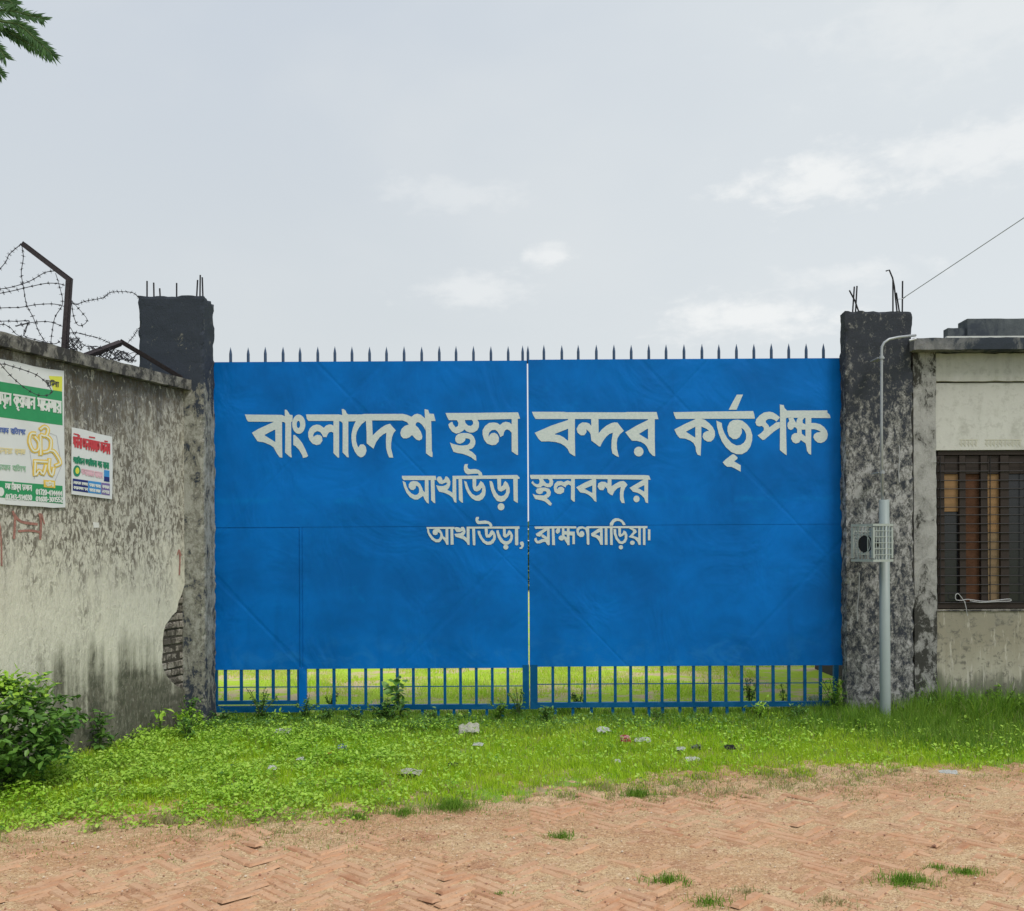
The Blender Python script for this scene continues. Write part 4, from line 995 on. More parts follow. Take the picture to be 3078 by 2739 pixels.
BN = {   # small brush alphabet: strokes in a unit box below the headline bar, and the advance
 'm': ([[(.12, .02), (.2, .5), (.08, .66)], [(.2, .48), (.6, .84)], [(.62, 0), (.62, 1)]], .78), 'l': ([[(.2, .72), (.3, .55), (.2, .36), (.06, .5), (.06, .74), (.2, .86)], [(.3, .55), (.4, .36), (.64, .5)], [(.66, 0), (.66, 1)]], .8),
 'k': (TRI + [[(.52, 0), (.52, 1)], [(.52, .12), (.8, .34), (.82, .62), (.64, .64)]], .95), 'b': (TRI + [[(.55, 0), (.55, 1)]], .7), 'r': (TRI + [[(.55, 0), (.55, 1)], [(.22, .95), (.27, .98)]], .7),
 'A': ([[(.04, .1), (.1, .55), (.32, .8), (.46, .58), (.36, .22), (.22, .3), (.24, .48)], [(.46, .6), (.62, .8)], [(.64, 0), (.64, 1)], [(.84, 0), (.84, 1)]], .98), 'a': ([[(.12, 0), (.12, 1)]], .26),
 'n': ([[(.64, 0), (.64, 1)], [(.64, .5), (.36, .32), (.12, .48), (.24, .68)]], .78), 's': ([[(.1, .3), (.14, .6), (.34, .64), (.34, .05)], [(.34, .5), (.64, .6)], [(.64, 0), (.64, 1)]], .78),
 'd': ([[(.1, 0), (.1, .6), (.46, .34), (.5, .96)]], .66), 'D': ([[(.1, 0), (.1, .55), (.46, .34), (.5, .8)], [(.06, .82), (.36, .96), (.5, .76)]], .66), 'Y': ([[(.1, .03), (.52, .3), (.1, .58), (.62, .9)], [(.64, 0), (.64, 1)], [(.26, .98), (.31, 1.0)]], .76),
 'h': ([[(.2, 0), (.2, .4), (.55, .42), (.42, .7), (.2, .62), (.5, .98)]], .68), 'e': ([[(.34, .0), (.1, .35), (.12, .75), (.3, .8)]], .4), 'f': ([[(.12, 0), (.12, .6), (.45, .8), (.52, .4), (.36, .3)], [(.6, 0), (.6, 1)]], .75),
 'j': ([[(.1, .1), (.1, .6), (.4, .6), (.4, .2), (.62, .5), (.5, .95)]], .74), 'i': ([[(.1, 1), (.1, -.02), (.3, -.28), (.62, -.2)]], .28), 'v': ([[(.1, .3), (.1, .75), (.4, .85), (.6, .5), (.45, .2), (.3, .4)]], .76), 'g': ([[(.1, .25), (.3, .1), (.4, .4), (.25, .6)], [(.58, 0), (.58, 1)]], .74),
 'p': ([[(.4, .35), (.2, .5), (.08, .3), (.3, .08), (.6, .3)], [(.12, .75), (.6, .45)], [(.64, 0), (.64, 1)]], .78), 'o': ([[(.12, .3), (.3, .1), (.5, .3), (.4, .55), (.55, .8), (.3, .98)]], .72), 'u': ([[(-.2, 1.05), (-.34, 1.2), (-.12, 1.34)]], 0), 'H': ([[(.2, .2), (.1, .5), (.3, .7), (.5, .5), (.3, .35)]], .55), 't': ([[(.06, .1), (.14, .6), (.4, .8), (.6, .5), (.44, .15), (.26, .3), (.34, .5)]], .74),
 '0': ([[(.3, 0), (.08, .25), (.08, .75), (.3, 1), (.52, .75), (.52, .25), (.3, 0)]], .68), '1': ([[(.14, .2), (.34, 0), (.34, 1)]], .6), '2': ([[(.08, .2), (.3, 0), (.52, .25), (.08, 1), (.54, 1)]], .68), '3': ([[(.08, .05), (.5, .1), (.26, .45), (.54, .7), (.3, 1), (.06, .9)]], .68),
 '4': ([[(.44, 1), (.44, 0), (.06, .68), (.6, .68)]], .7), '5': ([[(.52, 0), (.12, 0), (.1, .42), (.5, .5), (.48, .9), (.06, .98)]], .68), '6': ([[(.5, .05), (.12, .4), (.1, .85), (.4, 1), (.54, .7), (.3, .5), (.1, .7)]], .68), '7': ([[(.06, 0), (.54, 0), (.24, 1)]], .66),
 '8': ([[(.3, .46), (.1, .25), (.3, 0), (.5, .25), (.3, .46), (.06, .75), (.3, 1), (.54, .75), (.3, .46)]], .68), '9': ([[(.5, .4), (.2, .5), (.1, .2), (.4, 0), (.52, .3), (.48, .8), (.2, 1)]], .68), '-': ([[(.08, .55), (.42, .55)]], .52), ' ': ([], .42)}
def sheet(name, label, cat, corners_px, scale, origin, off, mat):
    o = thing(name, label, cat, W3(*wpt(*corners_px[0]), off), WPHI); base = Vector(o.location)
    def conv(px, py, k, d=.0):
        t, z = wpt(px, py); p = W3(t, z, off + d + (k % 16) * .00016)
        q = p - base; return (q.dot(WD), q.dot(WN), q.z)
    def cpx(x, y): return origin[0] + x / scale, origin[1] + y / scale
    def poly(nm, P, m, d):
        bm = bmesh.new(); bm.faces.new([bm.verts.new(conv(*cpx(*p), 0, d)) for p in P]); bmesh.ops.triangulate(bm, faces=bm.faces)
        bmesh.ops.recalc_face_normals(bm, faces=bm.faces); return build(nm, bm, m, o, local=True)
    def strokes(nm, lst, wd_, m, d, n=3):
        bm = bmesh.new()
        for k, s in enumerate(lst): ribbon(bm, [cpx(*p) for p in s], wd_ / scale, lambda a, b, kk: conv(a, b, kk, d), k, n)
        return build(nm, bm, m, o, local=True)
    def text(nm, s, p0, p1, h, wd_, m, d, barred=True):
        """fit the string between p0 and p1 (crop pixels, along the headline bar), h pixels tall"""
        tot = sum(BN[c][1] for c in s); L_ = []; x = 0; start = 0
        vx, vy = (p1[0] - p0[0]) / tot, (p1[1] - p0[1]) / tot
        f = lambda u, v: (p0[0] + u * vx, p0[1] + u * vy + v * h)
        words = []
        for c in s + ' ':
            if c == ' ':
                if x > start and barred: L_.append([f(start, 0), f(x - .04, 0)])
                if c == ' ': x += BN[' '][1]
                start = x; continue
            st, adv = BN[c]
            for q in st: L_.append([f(x + u, v) for u, v in q])
            x += adv
        return strokes(nm, L_, wd_, m, d, 2)
    def slab(P, m, t=.003):
        bm = bmesh.new(); fr_ = [bm.verts.new(conv(*cpx(*p), 0, 0)) for p in P]; bk = [bm.verts.new(Vector(v.co) - Vector((0, t, 0))) for v in fr_]
        bm.faces.new(fr_); bm.faces.new(bk[::-1])
        for k in range(len(P)): bm.faces.new((fr_[k], bk[k], bk[(k + 1) % len(P)], fr_[(k + 1) % len(P)]))
        bmesh.ops.triangulate(bm, faces=[f for f in bm.faces if len(f.verts) > 4])
        return build('sheet', bm, m, o, local=True)
    return o, poly, strokes, text, slab
o, poly, strokes, text, slab = sheet('banner', 'large white and green vinyl banner with yellow lettering, cut by the left edge', 'banner', [(188, 1300)], 3.0325, (0, 1050), .016, M_vinyl)
slab([(-420, 0), (0, 92), (150, 120), (300, 158), (430, 182), (570, 198), (568, 700), (578, 1100), (582, 1442), (470, 1446), (370, 1436), (240, 1430), (100, 1420), (0, 1412), (-420, 1372)], M_vinyl)
poly('green_band', [(-420, 228), (0, 298), (552, 388), (556, 695), (0, 622), (-420, 562)], K_green, .001)
poly('green_foot', [(-420, 1165), (0, 1202), (380, 1232), (555, 1246), (558, 1411), (380, 1393), (0, 1352), (-420, 1315)], K_green, .001)
poly('lime_corner', [(430, 244), (553, 250), (551, 386), (470, 374), (446, 300)], K_ygrn, .0014)
text('headline_print', 'Alamul kurAn maDasaY', (-124, 381), (540, 482), 100, 17, K_white, .003)
text('corner_print', 'hila', (398, 285), (520, 305), 40, 9, K_dark, .0045)
text('blue_print', 'nabe o hefj bivage', (-210, 702), (215, 738), 44, 9, K_bluei, .003)
text('yellow_print', 'Abask hNaYe bsT'.replace('N', 'n').replace('T', 't'), (-210, 888), (215, 918), 46, 8, K_lyel, .003)
text('green_print', 'naera o hefj bivag', (-210, 1040), (218, 1072), 44, 8, K_lgreen, .003)
VC = [[(300, 770), (262, 775), (250, 850), (285, 925), (330, 915), (335, 850), (300, 800)], [(350, 790), (352, 960)], [(352, 730), (390, 705), (420, 735), (400, 790), (355, 780)], [(400, 790), (445, 830), (435, 920), (380, 940)], [(425, 925), (470, 930), (510, 985), (532, 1040), (490, 1062)],
      [(295, 1022), (410, 1028)], [(302, 1030), (300, 1150), (340, 1105), (375, 1140), (400, 1060)], [(432, 1005), (428, 1090), (455, 1150), (470, 1085)]]
strokes('yellow_swash', VC, 40, K_yellow, .003); strokes('yellow_swash_core', VC, 16, K_pale, .006)
poly('yellow_tab', [(380, 1190), (486, 1200), (486, 1268), (382, 1258)], K_yellow, .004)
text('tab_print', 'bila', (395, 1212), (470, 1218), 34, 8, K_pale, .007)
strokes('grey_outline', [[(440, 765), (500, 790), (546, 1060), (484, 1205)], [(255, 930), (275, 1060), (300, 1180)]], 4, K_grey, .0022, 1)
text('name_print', 'eme iYakub hesen', (32, 1226), (272, 1244), 48, 9, K_white, .003)
text('phone_print', '01743-914030', (36, 1322), (274, 1330), 46, 10, K_white, .003, False); text('phone_print', '01720-414444', (312, 1276), (550, 1294), 46, 10, K_white, .003, False); text('phone_print', '01608-301552', (312, 1342), (556, 1352), 42, 10, K_white, .003, False)
poly('white_disc', ell(-8, 1300, 30, 42, 16), K_white, .002)

o, poly, strokes, text, slab = sheet('poster', 'small white paper poster with red heading and blue foot, right of the big banner', 'poster', [(335, 1400)], 3.0325, (0, 1050), .014, M_vinyl)
slab([(643, 712), (760, 735), (880, 770), (1010, 798), (1016, 1080), (1010, 1368), (830, 1345), (640, 1322), (640, 1000)], M_vinyl, .003)
text('red_print', 'mdina thnspert ejens', (655, 800), (988, 868), 88, 14, K_red, .003)
text('green_print', 'pribhn thikana sh bala', (655, 985), (978, 1040), 50, 10, K_dgreen, .003)
text('pink_print', 'sthanabal prman', (728, 1092), (920, 1128), 48, 9, K_pink, .003)
strokes('red_rule', [[(660, 772), (700, 780)], [(800, 800), (850, 808)], [(940, 838), (965, 842)]], 12, K_red, .003, 1)
poly('round_emblem', ell(688, 1110, 34, 52, 18), K_dgreen, .002); poly('emblem_core', ell(690, 1108, 18, 30, 14), K_ygrn, .0036)
poly('blue_emblem', [(936, 1100), (985, 1108), (984, 1210), (934, 1202)], K_cyan, .002); poly('emblem_base', [(936, 1160), (984, 1168), (984, 1210), (934, 1202)], K_navy, .0036)
poly('navy_block', [(650, 1178), (788, 1198), (788, 1308), (650, 1288)], K_navy, .002); poly('cyan_block', [(790, 1198), (908, 1214), (908, 1322), (790, 1308)], K_cyan, .002); poly('purple_block', [(910, 1216), (988, 1226), (988, 1334), (910, 1322)], K_purple, .002)
text('foot_print', 'lbdk ansb', (656, 1205), (784, 1222), 22, 6, K_white, .0036); text('foot_print', 'kransb hl', (656, 1250), (784, 1268), 22, 6, K_white, .0036)
text('foot_print', 'dnab slr', (800, 1225), (900, 1240), 24, 6, K_white, .0036); text('foot_print', 'nbhr lmk', (800, 1270), (900, 1285), 24, 6, K_white, .0036)
text('foot_print', 'ksbl', (918, 1240), (980, 1250), 24, 6, K_white, .0036); text('foot_print', 'lnra', (918, 1285), (980, 1294), 24, 6, K_white, .0036)
# ------------------------------------------------------------------ green stuff
def leaf_mat(name, cols, trans=.35, rough=.55, spec=.3):
    m, b = newmat(name); r = b.island(); c = b.coord()
    n = b.noise(c, .9, 3, .6)
    col = b.ramp(r, [(i / (len(cols) - 1), q) for i, q in enumerate(cols)])
    col = b.mix(b.step(n, .35, .7), col, b.mix(.5, col, cols[-1]))
    p = b.n.new('ShaderNodeBsdfPrincipled'); b.put(p.inputs['Base Color'], col); p.inputs['Roughness'].default_value = rough; p.inputs['Specular IOR Level'].default_value = spec
    t = b.n.new('ShaderNodeBsdfTranslucent'); b.put(t.inputs['Color'], col)
    mx = b.n.new('ShaderNodeMixShader'); mx.inputs[0].default_value = trans
    b.l.new(p.outputs[0], mx.inputs[1]); b.l.new(t.outputs[0], mx.inputs[2])
    o = b.n.new('ShaderNodeOutputMaterial'); b.l.new(mx.outputs[0], o.inputs[0]); return m
M_grass = leaf_mat('turf_blades', [(.28, .50, .014), (.38, .62, .018), (.47, .68, .03), (.56, .72, .06)])
M_grassdk = leaf_mat('verge_blades', [(.075, .19, .018), (.12, .27, .022), (.18, .35, .028), (.26, .42, .06)])
M_dry = leaf_mat('dry_blades', [(.30, .30, .11), (.42, .36, .19), (.50, .42, .25), (.26, .29, .10)], .25)
M_broad = leaf_mat('broad_weed_leaves', [(.20, .42, .025), (.31, .56, .035), (.39, .63, .06), (.47, .68, .12)], .3, .45)
M_dark = leaf_mat('dark_leaves', [(.035, .11, .02), (.07, .19, .03), (.12, .27, .04), (.21, .38, .08)], .28, .4, .4)
M_field = leaf_mat('field_blades', [(.44, .72, .02), (.54, .80, .03), (.64, .80, .08), (.76, .70, .30)])
M_stem = plain('green_stem', (.07, .11, .03), .7)
def mesh_np(name, V, Fq, Ft, mat):
    me = bpy.data.meshes.new(name)
    nq, nt = len(Fq), len(Ft)
    me.vertices.add(len(V)); me.vertices.foreach_set('co', V.astype(np.float32).ravel())
    loops = np.concatenate([Fq.ravel(), Ft.ravel()]).astype(np.int32)
    me.loops.add(len(loops)); me.loops.foreach_set('vertex_index', loops)
    me.polygons.add(nq + nt)
    st = np.concatenate([np.arange(nq) * 4, nq * 4 + np.arange(nt) * 3]).astype(np.int32)
    me.polygons.foreach_set('loop_start', st)
    me.update(calc_edges=True); me.validate()
    return link_mesh(name, me, mat)
def blades(name, X, Y, Hh, Wd, mat, lean=.55, z0=None):
    n = len(X); a = rng.uniform(0, 2 * np.pi, n); l = np.abs(rng.normal(0, lean, n)) * Hh
    la = rng.uniform(0, 2 * np.pi, n)
    px, py = np.cos(a) * Wd / 2, np.sin(a) * Wd / 2; lx, ly = np.cos(la) * l, np.sin(la) * l
    z = np.zeros(n) - .01 if z0 is None else z0
    h2 = np.sqrt(np.maximum(Hh ** 2 - (l * .7) ** 2, (Hh * .35) ** 2))
    V = np.empty((n, 5, 3))
    V[:, 0] = np.stack([X - px, Y - py, z], 1); V[:, 1] = np.stack([X + px, Y + py, z], 1)
    V[:, 2] = np.stack([X + px * .8 + lx * .35, Y + py * .8 + ly * .35, z + h2 * .6], 1); V[:, 3] = np.stack([X - px * .8 + lx * .35, Y - py * .8 + ly * .35, z + h2 * .6], 1)
    V[:, 4] = np.stack([X + lx, Y + ly, z + h2], 1)
    b = np.arange(n)[:, None] * 5
    return mesh_np(name, V.reshape(-1, 3), b + np.array([[0, 1, 2, 3]]), b + np.array([[3, 2, 4]]), mat)
def leaves_np(P, L, Wd, up=.5, droop=None):
    """rhomb-shaped leaves with a fold; P centres"""
    n = len(P); a = rng.uniform(0, 2 * np.pi, n); t = rng.normal(0, up, n)
    d = np.stack([np.cos(a) * np.cos(t), np.sin(a) * np.cos(t), np.sin(t)], 1)
    s = np.stack([-np.sin(a), np.cos(a), rng.normal(0, .35, n)], 1); s /= np.linalg.norm(s, axis=1)[:, None]
    nn = np.cross(d, s)
    L = L[:, None]; Wd = Wd[:, None]
    V = np.empty((n, 6, 3))
    V[:, 0] = P; V[:, 1] = P + d * L * .35 + s * Wd * .5 + nn * Wd * .12; V[:, 2] = P + d * L * .72 + s * Wd * .36 + nn * Wd * .05
    V[:, 3] = P + d * L - nn * L * .08; V[:, 4] = P + d * L * .72 - s * Wd * .36 + nn * Wd * .05; V[:, 5] = P + d * L * .35 - s * Wd * .5 + nn * Wd * .12
    b = np.arange(n)[:, None] * 6
    return V.reshape(-1, 3), b + np.array([[0, 1, 2, 3]]), b + np.array([[0, 3, 4, 5]])
def leaf_obj(name, P, L, Wd, mat, up=.5):
    V, f1, f2 = leaves_np(P, L, Wd, up)
    return mesh_np(name, V, np.concatenate([f1, f2]), np.zeros((0, 3), int), mat)
def fbm(X, Y, s, seed):
    return np.array([mnoise.fractal(Vector((x * s + seed, y * s - seed, seed)), 1.0, 2.0, 3) for x, y in zip(X, Y)])
def wall_x(Y):   # x of the plaster wall at depth Y
    t = (9.1 - Y) / .9438; return -3.201 - .3305 * t
def scatter(n, x0, x1, y0, y1):
    return rng.uniform(x0, x1, n), rng.uniform(y0, y1, n)
# verge between road and gate
X, Y = scatter(430000, -4.6, 5.4, 5.2, 9.75)
e = Y - edge_y(X)
keep = (e > -.25) & (X > wall_x(Y) + .02) & ~((X > pxr0) & (Y > 9.28)) & ~((X < pxl1) & (Y > 9.1))
X, Y, e = X[keep], Y[keep], e[keep]
big_n = fbm(X, Y, 1.1, 4.0); sm_n = fbm(X, Y, 4.0, 9.0)
md_n = fbm(X, Y, 1.9, 15.0)
p = np.clip((e + .20) / .95 + .55 * sm_n + .45 * md_n, .0, 1) ** 1.5 * np.clip(.75 + .5 * sm_n, .25, 1)
keep = rng.uniform(0, 1, len(X)) < p
X, Y, e, big_n, sm_n = X[keep], Y[keep], e[keep], big_n[keep], sm_n[keep]
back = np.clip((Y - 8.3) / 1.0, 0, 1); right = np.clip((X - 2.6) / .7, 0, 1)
H = .032 + .03 * np.clip(e, 0, 1) + .05 * back ** 1.4 * right + .016 * back * np.clip(big_n * 2, -.4, 1.6) + .045 * right * np.clip((Y - 7.7) / .7, 0, 1) + .022 * sm_n
H += .12 * np.clip((X - 3.5) / .6, 0, 1) * np.clip((Y - 8.55) / .45, 0, 1) * np.clip(.8 + sm_n, .3, 1.3)
H *= rng.uniform(.55, 1.35, len(X)); H = np.clip(H, .018, .42)
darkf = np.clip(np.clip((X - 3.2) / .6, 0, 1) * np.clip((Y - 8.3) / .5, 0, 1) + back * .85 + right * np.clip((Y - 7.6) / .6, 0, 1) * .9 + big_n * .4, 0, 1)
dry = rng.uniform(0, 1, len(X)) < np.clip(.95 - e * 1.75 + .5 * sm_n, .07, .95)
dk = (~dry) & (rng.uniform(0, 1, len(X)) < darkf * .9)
lt = ~(dry | dk)
WdA = rng.uniform(.0035, .0075, len(X))
grass = []
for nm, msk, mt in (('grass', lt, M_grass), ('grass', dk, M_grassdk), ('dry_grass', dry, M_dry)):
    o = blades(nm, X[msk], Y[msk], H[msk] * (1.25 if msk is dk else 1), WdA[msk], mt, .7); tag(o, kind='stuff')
# worn fringe: thin dry and half-green blades straggling out over the dust
X, Y = scatter(150000, -4.4, 5.0, 5.0, 8.2)
e = Y - edge_y(X); sm = fbm(X, Y, 3.2, 44.0); md = fbm(X, Y, 1.2, 51.0)
keep = (np.abs(e) < .6) & (rng.uniform(0, 1, len(X)) < np.clip(.75 * (1 - np.abs(e - .08) / .52) + .8 * sm + .4 * md, 0, .95)) & (X > wall_x(Y) + .02)
X, Y, e = X[keep], Y[keep], e[keep]
Hh = rng.uniform(.012, .038, len(X)); wd_ = rng.uniform(.003, .006, len(X)); pick = rng.uniform(0, 1, len(X)) < .62
for msk, mt in ((pick, M_dry), (~pick, M_grassdk)):
    tag(blades('dry_grass', X[msk], Y[msk], Hh[msk], wd_[msk], mt, 1.0, np.full(msk.sum(), .018)), kind='stuff')
# creeping broad-leaved weeds, thick on the left of the verge
X, Y = scatter(150000, -4.4, 4.6, 5.4, 9.4)
e = Y - edge_y(X); sm = fbm(X, Y, 2.2, 21.0)
dens = np.clip((-X - .2) / 1.6, .0, 1) * np.clip((e - .12) / .4, 0, 1) + .16 * np.clip((e - .3) / .5, 0, 1) + np.clip((Y - 8.5) / .7, 0, 1) * .35
keep = (rng.uniform(0, 1, len(X)) < np.clip(dens * (.55 + 1.1 * sm), 0, .95)) & (X > wall_x(Y) + .03) & ~((X > pxr0 - .05) & (Y > 9.2)) & ~((X < pxl1) & (Y > 9.05))
X, Y, e = X[keep], Y[keep], e[keep]
hz = np.clip(.05 + .06 * fbm(X, Y, 3.1, 2.0) + .03 * np.clip(e, 0, 1.2), .02, .2) * (1 - .5 * np.clip((Y - 8.7) / .4, 0, 1))
Z = hz * rng.uniform(.35, 1.25, len(X))
L = rng.uniform(.018, .038, len(X)); Wd = L * rng.uniform(.45, .8, len(X))
dk = rng.uniform(0, 1, len(X)) < np.clip((Y - 8.4) / .8, 0.03, .8)
for msk, mt in ((~dk, M_broad), (dk, M_dark)):
    P = np.stack([X, Y, Z], 1)[msk]; tag(leaf_obj('ground_weeds', P, L[msk], Wd[msk], mt, .45), kind='stuff')
# the field behind the gate
X, Y = scatter(120000, -5.2, 5.4, 9.8, 17.5)
sm = fbm(X, Y, .8, 31.0)
keep = (rng.uniform(0, 1, len(X)) < np.clip(.55 + 1.3 * sm, .05, 1) * np.clip(1.5 - (Y - 9.8) / 7, .25, 1)) & ~((X > pxr0 - .1) & (Y < 13.2)) & ~((X < pxl1 + .1) & (Y < 9.8))
X, Y, sm = X[keep], Y[keep], sm[keep]
tag(blades('field_grass', X, Y, np.clip(.06 + .04 * sm, .03, .14) * rng.uniform(.5, 1.4, len(X)), rng.uniform(.006, .013, len(X)), M_field, .6), kind='stuff')
# a far-off line of trees, only glimpsed through the slit between the gate leaves
n = 26000; X = rng.uniform(-26, 26, n); base = 2.7 + .8 * fbm(X / 4, X * 0, 1.0, 5.0)
P = np.stack([X, 36 + rng.uniform(0, 3, n), rng.uniform(0, 1, n) ** .8 * base], 1)
tag(leaf_obj('far_treeline', P, rng.uniform(.15, .4, n), rng.uniform(.1, .25, n), leaf_mat('far_leaves', [(.05, .13, .05), (.10, .20, .09), (.16, .25, .13)], .2), .7), kind='stuff')

# ------------------------------------------------------------------ single plants
def weed(name, label, foot, h, nl, ll, mat, cat='weed', spread=.35, group=None, stems=3, lean=(0, 0), wr=.55, zlo=.12):
    t = thing(name, label, cat, (foot.x, foot.y, 0), 0, group)
    bm = bmesh.new(); tips = []
    for s in range(stems):
        a = random.uniform(0, 6.28); k = random.uniform(.3, 1) * spread * h if stems > 1 else 0
        hh = h * random.uniform(.72, 1.0) if s else h
        pts = [Vector((0, 0, -.02)), Vector((math.cos(a) * k * .3 + lean[0] * .4, math.sin(a) * k * .3 + lean[1] * .4, hh * .5)), Vector((math.cos(a) * k + lean[0], math.sin(a) * k + lean[1], hh))]
        P = smooth_path(pts, 5); tube(bm, P, [.0055 * (1 - .7 * i / len(P)) * (1 + h) for i in range(len(P))], 5); tips.append(P)
    build('stem', bm, M_stem, t, local=True)
    C = []
    for k in range(nl):
        P = random.choice(tips); u = zlo + (1 - zlo) * random.random() ** .8; q = P[min(int(u * (len(P) - 1)), len(P) - 1)]
        r_ = ll * .4
        C.append((q.x + random.gauss(0, r_), q.y + random.gauss(0, r_), q.z + random.gauss(0, r_ * .7)))
    C = np.array(C); L = rng.uniform(.6, 1.2, nl) * ll
    o = leaf_obj('foliage', C, L, L * wr * rng.uniform(.8, 1.2, nl), mat, .5); o.parent = t
    return t
def foot(px, py): return gnd(px, py)
random.seed(5)
G = 'young plants along the wall and the gate'
WF = lambda px, py, off: (lambda t: W3(t[0], 0, off))(wpt(px, py))
weed('sapling', 'slender leafy sapling against the middle of the plaster wall', WF(275, 2150, .10), .40, 80, .075, M_dark, 'sapling', .22, G, 3)
weed('sapling', 'small sapling with few leaves against the plaster wall, near its bare bricks', WF(447, 2150, .13), .30, 26, .07, M_broad, 'sapling', .12, G, 2)
weed('weed_plant', 'leafy weed growing at the foot of the bare bricks', WF(520, 2150, .16), .33, 120, .05, M_dark, 'weed', .5, G, 6)
weed('weed_plant', 'bushy weed at the foot of the black-topped pillar', Vector((at(610, 2150, 9.0).x, 8.95, 0)), .20, 110, .04, M_broad, 'weed', .6, G, 6)
weed('weed_plant', 'dark feathery weed in front of the wicket door', Vector((at(785, 2150, 9.3).x, 9.30, 0)), .34, 260, .04, M_dark, 'weed', .6, G, 8)
weed('weed_plant', 'dark low weed in front of the jamb of the wicket door', Vector((at(915, 2150, 9.32).x, 9.32, 0)), .26, 190, .036, M_dark, 'weed', .6, G, 6)
weed('weed_plant', 'tall big-leaved weed in front of the left gate leaf', Vector((at(1205, 2150, 9.33).x, 9.33, 0)), .46, 46, .105, M_dark, 'weed', .10, G, 2, (-.05, 0), .7)
weed('weed_plant', 'wide dark weed clump beside the big-leaved weed', Vector((at(1160, 2170, 9.2).x, 9.18, 0)), .24, 260, .05, M_dark, 'weed', .75, G, 9)
weed('weed_plant', 'leafy weed in front of the meeting edges of the two gate leaves', Vector((at(1560, 2150, 9.34).x, 9.34, 0)), .34, 90, .045, M_dark, 'weed', .35, G, 5)
weed('weed_plant', 'tuft of leafy weed right of the white crumpled bag', Vector((at(1500, 2165, 9.2).x, 9.2, 0)), .22, 170, .045, M_grassdk, 'weed', .6, G, 7)
weed('weed_plant', 'grey-green weed seen through the right gate leaf', Vector((at(2255, 2110, 9.7).x, 9.72, 0)), .36, 150, .042, M_dark, 'weed', .3, G, 5)
weed('weed_plant', 'small dark plant standing behind the right end of the gate', Vector((at(2357, 2110, 9.8).x, 9.8, 0)), .28, 46, .045, M_dark, 'weed', .2, G, 3)
weed('weed_plant', 'dark weed behind the left gate leaf next to the wicket door', Vector((at(990, 2120, 9.7).x, 9.72, 0)), .24, 190, .036, M_dark, 'weed', .55, G, 7)
weed('weed_plant', 'dark weed behind the first bars of the right gate leaf', Vector((at(1740, 2120, 9.7).x, 9.72, 0)), .22, 130, .036, M_dark, 'weed', .55, G, 6)
weed('weed_plant', 'pale-leaved weed in front of the right gate leaf', Vector((at(2280, 2155, 9.28).x, 9.28, 0)), .20, 75, .07, M_broad, 'weed', .7, G, 5, (0, 0), .35)
weed('weed_plant', 'shaggy dark weed in the corner of gate and lichen-spotted pillar', Vector((at(2515, 2110, 9.3).x, 9.30, 0)), .42, 230, .06, M_grassdk, 'weed', .35, G, 7, (-.03, 0), .3)
weed('weed_plant', 'leafy weed growing between the pale pole and the gatehouse wall', Vector((at(2790, 2110, 9.1).x, 9.12, 0)), .30, 150, .05, M_dark, 'weed', .6, G, 7)
weed('weed_plant', 'broad green weed at the foot of the gatehouse wall, at the right edge', Vector((at(3010, 2110, 9.1).x, 9.08, 0)), .34, 320, .045, M_grassdk, 'weed', .9, G, 10)
weed('weed_plant', 'green weed under the left end of the gatehouse window', Vector((at(2900, 2110, 9.15).x, 9.14, 0)), .28, 240, .045, M_grassdk, 'weed', .9, G, 9)
for (px, dY, h_, n_, lab) in ((668, 9.22, .15, 120, 'low dark weed in front of the left end of the wicket door'), (850, 9.18, .13, 110, 'low leafy weed in front of the right half of the wicket door'),
                              (985, 9.22, .16, 150, 'bushy low weed between the wicket door and the big-leaved weed'), (1070, 9.15, .17, 170, 'rounded weed clump left of the big-leaved weed'), (1300, 9.24, .12, 100, 'small weed between the big-leaved weed and the white bag'),
                              (1640, 9.2, .17, 150, 'leafy weed in front of the left end of the right gate leaf'), (1980, 9.26, .09, 80, 'lowest weed in front of the middle of the right gate leaf'), (2400, 9.2, .17, 150, 'dark weed under the right end of the gate')):
    weed('weed_plant', lab, Vector((at(px, 2150, dY).x, dY, 0)), h_, n_, .042, M_dark if n_ != 110 else M_broad, 'weed', .8, G, 7, (0, 0), .5, .05)
weed('weed_plant', 'thicket of leafy weeds against the wall foot left of the bare bricks', WF(480, 2150, .35), .26, 220, .05, M_broad, 'weed', .7, G, 9)
weed('weed_plant', 'dark leafy stalk standing in the grass in front of the black-topped pillar', Vector((at(560, 2200, 8.3).x, 8.3, 0)), .24, 110, .045, M_dark, 'weed', .45, G, 6)
